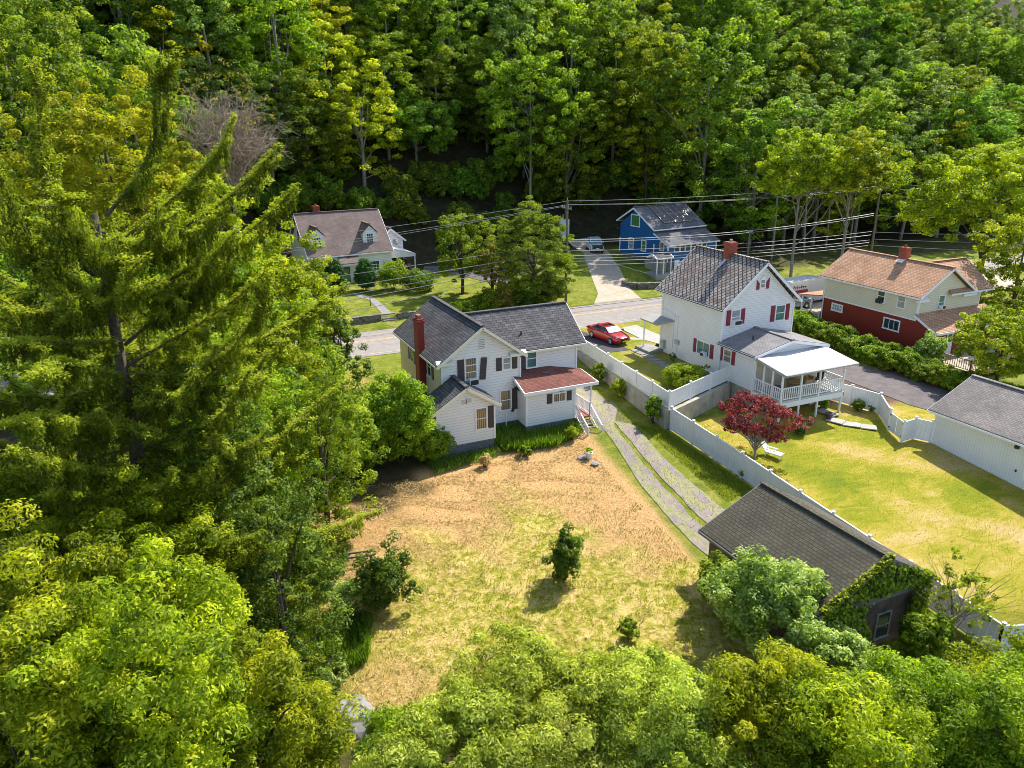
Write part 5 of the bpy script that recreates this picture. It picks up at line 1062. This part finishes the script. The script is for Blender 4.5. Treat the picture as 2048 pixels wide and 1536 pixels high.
# cedar by the road
p = P(1082, 608); p[1] = 28.9; p[0] = -2.6
e = thing('cedar', 'olive green cedar with rusty tips beside the upper driveway', 'tree', gz(p)); Cc, Rr = crown_clumps((0, 0, 5.6), 5.2, 5.6, 210, .95, .3, 1.0, cone=.38)
a, b, c = clumps_to_leaves(Cc, Rr, 230, .45, .3); leaves('crown', a, b, .24, L_cedar, e, .3, c); sel = rng.choice(len(Cc), 10); a, b, c = clumps_to_leaves(Cc[sel] * 1.03, Rr[sel] * .7, 60); leaves('rusty_foliage', a, b, .2, L_rust, e, .5, c)
trunk_mesh((0, 0, -.3), (0, 0, 10), .22, Cc[rng.choice(len(Cc), 22)]).build('trunk', bark, e, True)
tree('broadleaf_tree', 'slender light green tree left of the cedar', 'tree', gz(P(925, 588)), 9.2, 2.9, L_bush, k=90, rc=.8, per=170, leaf=.22, crown=.85, low=.7, lob=.4)
tree('broadleaf_tree', 'loose rusty green small tree between the slender tree and the cedar', 'tree', gz(P(985, 592)), 6.4, 1.9, L_rust, k=40, rc=.7, per=110, leaf=.22, crown=.85, low=.7, lob=.4)
shrub('flower_bush', 'green bush with upright leaves left of the cedar on the stone wall', 'bush', px=(935, 622), h=1.0, r=2.2, mat=L_bush, leaf=.25, k=30)
for x, w in ((671, 'left'), (732, 'right')):
    q = P(x, 581); shrub('yew_bush', 'conical clipped yew just ' + w + ' of the cottage door', 'bush', pos=gz(q), h=4.1, r=1.75, mat=L_yew, k=90, rc=.5, per=220, leaf=.15, cone=.6, low=1, lob=.05, group='yews by the cottage door')
shrub('shrub', 'yellow-green shrub right of the right yew', 'shrub', px=(787, 580), h=3.6, r=2.3, mat=L_bush, k=60, leaf=.2)
shrub('shrub', 'dark low shrub by the shaded cottage drive', 'shrub', px=(838, 580), h=2.3, r=2.4, mat=L_dark, k=50, leaf=.2)
shrub('shrub', 'dark shrub left of the cottage yews', 'shrub', px=(640, 590), h=2.8, r=1.8, mat=L_dark, k=50, leaf=.2)
for i, (x, y, h, nm, mt) in enumerate([(985, 630, 2.6, 'leftmost leafy bush under the cedar beside the stone wall', L_bush), (1030, 640, 3.0, 'rust tinged bush under the left side of the cedar', L_rust), (1085, 640, 2.8, 'green bush below the middle of the cedar', L_dark), (1130, 628, 2.8, 'bush under the right side of the cedar by the upper driveway', L_cedar), (1060, 610, 3.6, 'taller bush behind the others under the cedar', L_dark)]):
    q = P(x, y); shrub('roadside_bush', nm, 'bush', pos=gz((q[0], max(q[1], 28.4))), h=h, r=1.9, mat=mt, k=50, per=130, leaf=.2)
shrub('sapling', 'bright lime sapling behind the slate roof house', 'tree', pos=(17.2, 15.5, 1.5), h=4.6, r=1.35, mat=L_lime, k=30, rc=.42, per=80, leaf=.17, cone=.5, low=.9)
# bare twiggy tree
p = atd(445, 215, 80); g_ = gz(p); e = thing('dead_tree', 'bare brown twiggy tree rising above the yellow maple', 'tree', g_)
cz = p[2] - g_[2]; m = MB(); m2 = MB(); m.tube(limb_path((0, 0, 0), (0, 0, cz), .04, 6), list(np.linspace(.3, .12, 6)), 7)
for i in range(90):
    d = rdir(1)[0]; d[2] = abs(d[2]) * .8 - .15; q = np.array((0, 0, cz - 3)) + d * np.array((6, 6, 8.5)) * rng.uniform(.5, 1); lp = limb_path((0, 0, cz * rng.uniform(.55, .95)), q, .3, 5); m.tube(lp, list(np.linspace(.07, .02, 5)), 4, cap=False)
    for j in range(26):
        s = lp[rng.integers(1, 5)]; t_ = s + rdir(1)[0] * rng.uniform(.7, 2.0); m2.tube([s, (s + t_) / 2 + rdir(1)[0] * .15, t_], [.02, .015, .008], 3, cap=False)
m.build('trunk', twig_m, e); m2.build('twigs', twig_m, e)
Cc, Rr = crown_clumps((0, 0, cz - 1), 5.5, 6, 26, .7); a, b, c = clumps_to_leaves(Cc, Rr, 26); leaves('sparse_leaves', a, b, .25, L_rust, e, .5, c)
# ------------------------------------------------------------ big Norway spruce
p = atd(262, 830, 33); base = np.array(gz(p)); sp = thing('norway_spruce', 'huge old spruce with drooping branchlets and upswept limb tips at left', 'tree', base)
H0 = at(212, 430, 0); 
def onv(px, py, q=base):   # height on the trunk axis seen at image row py
    d = ray(px, py); t = math.hypot(q[0] - CAM[0], q[1] - CAM[1]) / math.hypot(d[0], d[1]); return CAM[2] + d[2] * t
ztop = onv(212, 425)
MB_ = MB(); MB_.tube([(0, 0, -.5), (.05, 0, 3), (-.05, .05, (ztop - base[2]) * .5), (.0, 0, ztop - base[2])], [.52, .4, .3, .1], 12); MB_.build('trunk', bark, sp, True)
wood = MB(); LC = []; LN = []; LV = []; LD = []; LS = []
def spruce_limb(path, r0=.06, hang=.75, dens=.11, w=.4):
    path = np.array(path, float); d = np.r_[0, np.cumsum(np.linalg.norm(np.diff(path, axis=0), axis=1))]; L = d[-1]; n = max(4, int(L / dens)); t = np.linspace(0, L, n)
    Q = np.stack([np.interp(t, d, path[:, k]) for k in range(3)], 1)
    for _ in range(2): Q[1:-1] = (Q[:-2] + Q[2:] + Q[1:-1] * 2) / 4
    wood.tube(Q[::max(1, n // 14)], list(np.linspace(r0, .012, len(Q[::max(1, n // 14)]))), 5, cap=False)
    tang = np.gradient(Q, axis=0); tang /= np.linalg.norm(tang, axis=1)[:, None] + 1e-9; side = np.cross(tang, (0, 0, 1.)); side /= np.linalg.norm(side, axis=1)[:, None] + 1e-6
    var0 = rng.uniform(-.15, .15)
    for i in range(int(n * .1), n):
        f = t[i] / L; hl = hang * (.75 + .5 * math.sin(i * .35 + var0 * 40)) * (.35 + .9 * math.sin(math.pi * min(1, f * .9 + .08))) * rng.uniform(.55, 1.25); hl *= 1 - .5 * max(0, f - .85) / .15
        for k in range(4):
            s = rng.uniform(-1, 1) * w * (.35 + .65 * math.sin(math.pi * f)); b0_ = Q[i] + side[i] * s + np.array((0, 0, -.15 * abs(s)))
            m_ = max(6, int(hl / .036)); tt = rng.uniform(0, 1, m_); sw = rng.normal(size=2) * .07
            c = b0_ + np.stack([sw[0] * tt, sw[1] * tt, -hl * tt], 1) + rng.normal(size=(m_, 3)) * .022
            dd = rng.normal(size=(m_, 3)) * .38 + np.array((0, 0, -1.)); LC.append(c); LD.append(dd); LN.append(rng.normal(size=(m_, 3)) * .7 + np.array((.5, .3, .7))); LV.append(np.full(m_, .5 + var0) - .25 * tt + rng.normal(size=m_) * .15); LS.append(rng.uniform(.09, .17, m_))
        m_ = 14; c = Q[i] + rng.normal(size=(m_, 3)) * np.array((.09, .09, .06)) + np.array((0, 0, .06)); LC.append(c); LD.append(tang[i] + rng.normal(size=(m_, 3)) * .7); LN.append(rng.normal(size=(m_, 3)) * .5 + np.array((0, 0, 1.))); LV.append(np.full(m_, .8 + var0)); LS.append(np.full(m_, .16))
def subs(path, n):
    path = np.array(path, float); d = np.r_[0, np.cumsum(np.linalg.norm(np.diff(path, axis=0), axis=1))]
    for _ in range(n):
        f = rng.uniform(.2, .92) * d[-1]; q = np.array([np.interp(f, d, path[:, k]) for k in range(3)]); q2 = np.array([np.interp(min(f + .3, d[-1]), d, path[:, k]) for k in range(3)]); tg_ = (q2 - q) / (np.linalg.norm(q2 - q) + 1e-6)
        sd_ = np.cross(tg_, (0, 0, 1.)) * rng.choice((-1, 1)); L = rng.uniform(.7, 1.9) * (1.15 - f / d[-1] * .6); v_ = tg_ * .65 + sd_ * .8 + np.array((0, 0, -.1)); v_ /= np.linalg.norm(v_)
        spruce_limb([q, q + v_ * L * .5 + (0, 0, -.12 * L), q + v_ * L + (0, 0, -.1 * L)], .02, .55, .13, .08)
def hero(pts, d0, d1, **kw):
    n = len(pts); D = np.linspace(d0, d1, n); pth = [atd(*pts[i], D[i]) - base for i in range(n)]; spruce_limb(pth, **kw); subs(pth, 11)
R0_ = np.linalg.norm(np.array([base[0], base[1], 14]) - CAM)
dT = lambda py: math.hypot(base[0] - CAM[0], base[1] - CAM[1]) / math.hypot(*ray(240, py)[:2])
h_ = [([(213, 432), (262, 372), (305, 300), (318, 220), (322, 160), (318, 112)], 0, -1.5), ([(222, 500), (300, 435), (380, 370), (440, 300), (468, 232)], 0, 1), ([(230, 545), (330, 480), (440, 410), (510, 350), (560, 292)], 0, -2), ([(235, 590), (340, 560), (450, 500), (540, 430), (590, 375)], 0, -1),
      ([(250, 690), (330, 620), (400, 560), (440, 500), (470, 460)], 0, -4), ([(256, 730), (380, 660), (470, 600), (520, 555), (545, 520)], 0, -3), ([(262, 790), (400, 740), (500, 690), (600, 640), (660, 590), (694, 570)], 0, -1), ([(268, 840), (360, 800), (440, 730), (500, 650), (535, 590), (540, 545)], 0, -4),
      ([(270, 900), (340, 880), (420, 850), (470, 800), (500, 740)], 0, -5), ([(225, 520), (160, 470), (105, 390), (80, 300), (74, 200), (74, 120)], 0, 2), ([(235, 600), (150, 570), (70, 500), (20, 400), (-20, 300)], 0, -5), ([(230, 560), (190, 500), (150, 430), (110, 380)], 0, -6),
      ([(250, 680), (160, 690), (60, 680), (20, 690)], 0, -4), ([(262, 760), (190, 740), (120, 720), (50, 760)], 0, -7), ([(268, 850), (180, 850), (90, 830), (0, 850)], 0, -7), ([(270, 930), (190, 940), (110, 930), (20, 900)], 0, -8), ([(275, 960), (350, 990), (430, 980), (480, 930), (430, 870)], 0, -4),
      ([(280, 1000), (400, 1030), (520, 1040), (640, 1070), (740, 1030), (760, 1022)], 0, -1), ([(280, 1040), (360, 1080), (460, 1090), (560, 1060)], 0, -4), ([(285, 1090), (400, 1120), (500, 1140), (600, 1120), (700, 1090)], 0, -2), ([(285, 1000), (220, 1010), (140, 980), (90, 990)], 0, -6), ([(285, 1080), (360, 1150), (430, 1190), (520, 1180)], 0, -4), ([(275, 900), (420, 900), (560, 880), (640, 800), (700, 760)], 0, 2)]
for pts, a0, a1 in h_: dd_ = dT(pts[0][1]); hero(pts, dd_, dd_ + a1, r0=.075, hang=.8)
zt = ztop - base[2]
for i in range(96):
    hz = zt * rng.uniform(.08, .97); az = rng.uniform(0, 6.28); L = (2.6 + 5.2 * (1 - hz / zt * .75)) * rng.uniform(.75, 1.1); dr = np.array((math.cos(az), math.sin(az), 0.)); up_ = .55 * (hz / zt)
    pth = [(0, 0, hz), dr * L * .35 + (0, 0, hz - .3 + up_ * .5), dr * L * .7 + (0, 0, hz - .5 + up_ * 1.1), dr * L * .92 + (0, 0, hz - .1 + up_ * 1.8), dr * L + (0, 0, hz + .3 + up_ * 2.3)]; spruce_limb(pth, .06, .8, .13); subs(pth, 6)
wood.build('limbs', bark, sp)
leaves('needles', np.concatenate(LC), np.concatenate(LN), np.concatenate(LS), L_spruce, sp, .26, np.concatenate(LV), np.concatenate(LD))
print('spruce leaves', sum(len(c) for c in LC))
# ------------------------------------------------------------ foreground crowns
def fg(px, py, z, rx, label, mat, k=90, rc=.85, per=420, leaf=.17, aspect=.36, crown=.62, h=None, **kw):
    p = at(px, py, z); g_ = gz(p); hh = (z - g_[2]) / (1 - crown / 2); return tree('broadleaf_tree', label, 'tree', g_, hh, rx, mat, k=k, rc=rc, per=per, leaf=leaf, aspect=aspect, crown=crown, low=.6, up=.45, **kw)
fg(60, 1130, 6.5, 3.0, 'walnut tree at the left edge below the spruce', L_walnut, k=90)
fg(300, 1190, 6.0, 3.0, 'walnut tree below the spruce trunk in the lower left', L_walnut, k=90)
fg(130, 1330, 6.5, 3.2, 'walnut tree in the middle of the lower left thicket', L_walnut, k=100)
fg(350, 1350, 5.4, 2.6, 'walnut tree in front of the tall grass patch', L_walnut, k=95)
fg(60, 1500, 6.8, 2.8, 'walnut tree in the bottom left corner', L_walnut, k=90)
fg(290, 1500, 6.4, 2.7, 'walnut tree at the bottom edge right of the corner one', L_walnut, k=90)
fg(500, 1500, 4.2, 2.4, 'walnut tree at the bottom edge left of the rock', L_walnut, k=90)
fg(1110, 1455, 3.0, 3.4, 'pale green willow crown at the bottom centre', L_willow, k=210, leaf=.14, aspect=.34, per=420, rc=.8)
fg(930, 1520, 2.8, 2.5, 'pale green willow crown left of the bottom centre', L_willow, k=150, leaf=.14, aspect=.34, per=420, rc=.75)
fg(1310, 1470, 2.8, 2.7, 'pale green willow crown right of the bottom centre', L_willow, k=150, leaf=.14, aspect=.34, per=420, rc=.75)
fg(1545, 1460, 3.0, 2.5, 'yellow-green walnut crown below the barn shrub', L_walnut, k=80)
fg(1690, 1510, 3.4, 2.2, 'yellow-green walnut crown at the bottom right of the barn', L_walnut, k=70)
fg(1870, 1470, 2.2, 2.8, 'dense green tree crown at the bottom right', L_bush, k=110, leaf=.14, aspect=.45, per=350)
fg(2030, 1420, 2.0, 2.4, 'dense green tree crown at the right edge below the fence corner', L_walnut, k=90, leaf=.14, aspect=.45)
fg(1780, 1470, 1.6, 1.9, 'green tree crown just below the ladder', L_bush, k=70, leaf=.13, aspect=.45)
fg(2040, 1510, 3.2, 2.4, 'dense green tree crown in the bottom right corner', L_bush, k=90, leaf=.14, aspect=.45)
fg(800, 1510, 1.2, 1.3, 'small green shrub tree right of the rock', L_bush, k=50, leaf=.13)
# shrubs in the yards
shrub('barn_shrub', 'large whitish green shrub covering the left eave of the barn', 'shrub', pos=gz((bz[0] - 5.0, bz[1] - 6.4)), h=5.4, r=3.1, mat=L_pale, k=120, per=230, leaf=.17, rc=.72, lob=.3)
shrub('barn_shrub', 'round whitish green shrub at the near end of the barn eave', 'shrub', pos=gz((bz[0] - 4.3, bz[1] - 9.3)), h=4.0, r=2.3, mat=L_pale, k=60, per=220, leaf=.16, rc=.6)
shrub('barn_shrub', 'smaller green shrub at the far corner of the barn by the driveway', 'shrub', pos=gz((bz[0] - 4.9, bz[1] - 3.2)), h=3.4, r=1.5, mat=L_bush, k=50, per=200, leaf=.15, rc=.5)
shrub('shrub', 'light green shrub growing before the barn gable', 'shrub', pos=gz((bz[0] + 1.0, bz[1] - 9.8)), h=3.2, r=1.2, mat=L_bush, k=50, per=200, leaf=.15, rc=.42)
e = shrub('sapling', 'thin bare-twigged sapling by the fence behind the barn', 'tree', pos=gz((bz[0] + 3.3, bz[1] - 9.6)), h=5.0, r=1.7, mat=L_walnut, k=26, per=80, leaf=.15, rc=.38, stem=.07, lob=.4)
m = MB()
for i in range(30):
    d = rdir(1)[0]; d[2] = abs(d[2]); q = np.array((0, 0, 2.8)) + d * np.array((2.3, 2.3, 2.6)); m.tube(limb_path((0, 0, rng.uniform(1, 3)), q, .3, 5), list(np.linspace(.02, .006, 5)), 4, cap=False)
m.build('twigs', twig_m, e)
# ivy on the barn gable
n = 16000; x = rng.uniform(-4.0, 3.0, n); z = rng.uniform(-2.6, 3.3, n); top_ = 3.15 - np.abs(x) * .47; d_ = .5 + .5 * np.sin(x * 1.3 + 1) * np.cos(z * 1.1 + x); ok = (z < top_) & ((z > 1.4 - .0) | (x < -.9 - .25 * np.sin(z * 3)) | (x > 1.9)) & (rng.uniform(size=n) < .45 + .8 * d_); ok &= ~((np.abs(z - 1.15 + .12 * x) < .22) & (rng.uniform(size=n) < .75) & (x > -2.4))
x = x[ok]; z = z[ok]; c = np.stack([x, np.full(len(x), -8.1) - rng.uniform(0, .3, len(x)), z], 1); iv = leaves('barn_ivy', c, rng.normal(size=c.shape) * .5 + np.array((0, -1, .6)), .17, L_bush, None, .8); iv.location = (bz[0], bz[1], 0); tag(iv, 'ivy climbing over the gable of the old barn', 'ivy')
n = 900; x = rng.uniform(-3.9, 0, n); c = np.stack([x, rng.uniform(-8.45, -8.1, n), 3.45 + .47 * x + rng.uniform(-.15, .1, n)], 1); iv = leaves('ivy', c, rng.normal(size=c.shape) * .4 + np.array((0, 0, 1.)), .15, L_walnut, None, .8); iv.location = (bz[0], bz[1], 0); tag(iv, 'bright ivy fringe along the barn roof edge', 'ivy')
# red maple
q = P(1490, 935); q = gz(P(1500, 905)); e = thing('japanese_maple', 'red leaved Japanese maple beside the deck', 'tree', gz(P(1508, 920))); Cc, Rr = crown_clumps((.5, .6, 3.0), 2.6, 1.3, 110, .5, .35, .9); a, b, c = clumps_to_leaves(Cc, Rr, 80, .55, .6); leaves('crown', a, b, .15, L_red, e, .6, c)
trunk_mesh((0, 0, -.1), (.3, .4, 2.2), .09, Cc[rng.choice(len(Cc), 26)] * .98, lr=.5).build('trunk', bark_grey, e, True)
shrub('round_shrub', 'rounded bright lime shrub behind the cross fence', 'shrub', pos=(*at(1368, 772, 1.62)[:2], 1.6), h=1.75, r=2.0, mat=L_lime, k=80, per=260, leaf=.11, rc=.5, lob=.08)
for x, y, z in ((1400, 748, 1.62), (1345, 722, 1.62), (1418, 742, 1.62)): q = at(x, y, z); shrub('flower_bush', {1400: 'dark small rose bush by the side wall', 1345: 'low plant near the utility meter', 1418: 'tiny dark plant by the downpipe'}[x], 'bush', pos=(q[0], q[1], 1.6), h=.8, r=.4, mat=L_dark, k=10, per=60, leaf=.1)
for x, y, h, r, nm, mt in ((1197, 768, 1.9, .7, 'tall narrow bush nearest the road on the driveway bank', L_bush), (1238, 795, 1.6, .75, 'yellow-green bush in the middle of the driveway bank', L_walnut), (1307, 848, 2.4, .75, 'upright bush at the retaining wall corner', L_bush)):
    shrub('bank_bush', nm, 'bush', px=(x, y), h=h, r=r, mat=mt, k=34, per=130, leaf=.12)
shrub('yard_shrub', 'solitary oval shrub standing in the cut grass yard', 'shrub', px=(1130, 1160), h=2.8, r=1.1, mat=L_dark, k=46, per=170, leaf=.14, rc=.42, low=.9, lob=.6, cone=.3)
shrub('stump_shrub', 'low ragged shoots around a stump near the bottom of the yard', 'shrub', px=(1258, 1280), h=1.2, r=.55, mat=L_bush, k=16, per=70, leaf=.13)
shrub('dark_shrub', 'dark green shrub on the left side of the cut grass yard', 'shrub', px=(768, 1215), h=3.1, r=1.5, mat=L_dark, k=60, per=190, leaf=.14, rc=.5, low=.9, lob=.6)
shrub('pale_shrub', 'pale grey-green shrub beside the dark yard shrub', 'shrub', px=(705, 1225), h=1.9, r=1.1, mat=L_pale, k=50, per=150, leaf=.11)
shrub('blossom_shrub', 'white blossoming shrub above the rock', 'shrub', px=(668, 1370), h=1.2, r=.8, mat=L_pale, k=30, per=120, leaf=.12)
shrub('blossom_shrub', 'small shrub with white blossom right of the rock', 'shrub', px=(775, 1470), h=1.0, r=.9, mat=L_bush, k=34, per=120, leaf=.12)
shrub('pampas_clump', 'pale dry plume clump at the annex corner', 'plant', px=(972, 935), h=.95, r=.5, mat=L_straw, k=14, per=90, leaf=.2, aspect=.15)
shrub('weed_clump', 'leafy green weed clump before the grass bed', 'plant', px=(1050, 912), h=.8, r=.55, mat=L_bush, k=16, per=80, leaf=.14)
shrub('weed_clump', 'yellow-green tall weed at the foot of the red stairs', 'plant', px=(1143, 880), h=1.1, r=.6, mat=L_walnut, k=22, per=90, leaf=.16, aspect=.2)
for x, y, r, nm, mt in ((1716, 822, .55, 'round clipped bush by the curved fence', L_bush), (1745, 823, .35, 'small clipped bush right of the round one', L_bush), (1648, 815, .4, 'low plants under the deck', L_bush), (1598, 868, .6, 'dark low shrub below the deck', L_yew), (1490, 955, .5, 'bright green ground plant at the maple foot', L_bush)):
    shrub('clipped_bush', nm, 'bush', px=(x, y), h=r * 1.7, r=r, mat=mt, k=34, per=110, leaf=.09)
shrub('garden_bush', 'large rounded green bush behind the deck railing', 'bush', pos=(9.3, .2, float(T(9.3, .2))), h=2.9, r=1.9, mat=L_bush, k=80, per=170, leaf=.16)
shrub('garden_bush', 'light green leafy bush at the corner of the tan and red house', 'bush', pos=gz((21.3, -3.0)), h=3.4, r=1.6, mat=L_pale, k=50, per=140, leaf=.2)
# hedge between the two houses
hd = None
i = 0
for yv in np.arange(12.5, -15.5, -1.35):
    for xv in (0, 1.6):
        x = 17.4 + xv + (.0 if yv > 0 else -.13 * yv); o = None; i += 1
        if hd is None: hd = shrub('hedge_shrub', 'green hedge shrub in the overgrown row between driveway and tan and red house', 'hedge shrub', pos=gz((x, yv)), h=1.9, r=1.2, mat=L_bush, k=44, per=150, leaf=.15, group='overgrown hedge row'); o = hd
        else: o = copy_tree(hd); o.location = gz((x + rng.uniform(-.3, .3), yv))
        o['label'] = 'green hedge shrub ' + ('beside the asphalt driveway, ' if xv == 0 else 'against the tan and red house side, ') + ('road end' if yv > 6 else 'middle' if yv > -4 else 'garage end') + ' of the overgrown row'
        o.rotation_euler = (0, 0, rng.uniform(0, 6)); o.scale = (1, 1, rng.uniform(.75, 1.15))
# tall grass and ground litter
def scatter(poly, n):
    poly = np.array([(q[0], q[1]) for q in poly]); lo, hi = poly.min(0), poly.max(0); out = []
    p = rng.uniform(lo, hi, (n * 3, 2)); ins = np.zeros(len(p), bool); j = len(poly) - 1
    for k in range(len(poly)):
        a, b = poly[k], poly[j]; c = ((a[1] > p[:, 1]) != (b[1] > p[:, 1])) & (p[:, 0] < (b[0] - a[0]) * (p[:, 1] - a[1]) / (b[1] - a[1] + 1e-12) + a[0]); ins ^= c; j = k
    p = p[ins][:n]; return np.column_stack([p, T(p[:, 0], p[:, 1])])
grass_patch('tall_grass', 'tall green grass bed along the farmhouse foundation', scatter([(-20.7, -2.9), (-20.5, .1), (-18.2, .1), (-18.1, -1.4), (-14.3, -1.4), (-14.2, -2.6), (-17, -3.6)], 9000), .85, L_grass)
grass_patch('tall_grass_patch', 'bright tall grass patch left of the cut yard', scatter([P(545, 1290), P(640, 1235), P(745, 1235), P(735, 1330), P(640, 1375), P(570, 1370)], 14000), .6, L_grass)
grass_patch('annex_grass', 'dark grass under the annex wall', scatter([(-26, -2.3), (-21, -2.2), (-21, -3.2), (-26, -4.2)], 2500), .5, L_grass)
yard = [(-36, -3), (-25, -4.5), (-20.5, -3.6), (-14.5, -3.2), (-15.6, -10), (-17, -22), (-22, -30), (-36, -28)]
c = scatter(yard, 60000); gz_ = sm(-15, -7, c[:, 1] - .35 * (c[:, 0] + 20));  hp = np.sin(c[:, 0] * 1.1 + 2 * np.sin(c[:, 1] * .7)) * np.cos(c[:, 1] * 1.3 + c[:, 0] * .4); a = c[(hp > -.2) & (rng.uniform(size=len(c)) < .35 + .65 * gz_)]; b = c[(hp <= .15) & (rng.uniform(size=len(c)) > .75 * gz_)]
a[:, 2] += rng.uniform(.01, .09, len(a)); o = leaves('cut_straw', a, rng.normal(size=a.shape) * .35 + np.array((0, 0, 1.)), .22, L_straw, None, .14); tag(o, 'cut dry grass lying over the farmhouse yard', None, None, 'stuff')
grass_patch('yard_grass', 'short green tufts between the cut dry grass', b, .13, L_tuft, .03)
grass_patch('driveway_weeds', 'grass growing in the cracks of the old driveway', scatter([Ld[3], Ld[5], Ld[7], Rd[7], Rd[5], Rd[3]], 2200)[::1], .12, L_tuft, .03)
c = scatter([(-11, -2), (-8.6, -4.8), (-8.2, -14), (-10.8, -14.5), (-9.6, 0)], 9000); grass_patch('bank_grass', 'green grass strip between the old driveway and the long fence', c, .16, L_tuft, .03)
c = scatter([(-7.4, -5), (0, -4.5), (19, -14), (19, -33), (-7.4, -30)], 26000); grass_patch('lawn_grass', 'short blades of the green and tan lawn behind the deck', c, .09, L_tuft, .03)
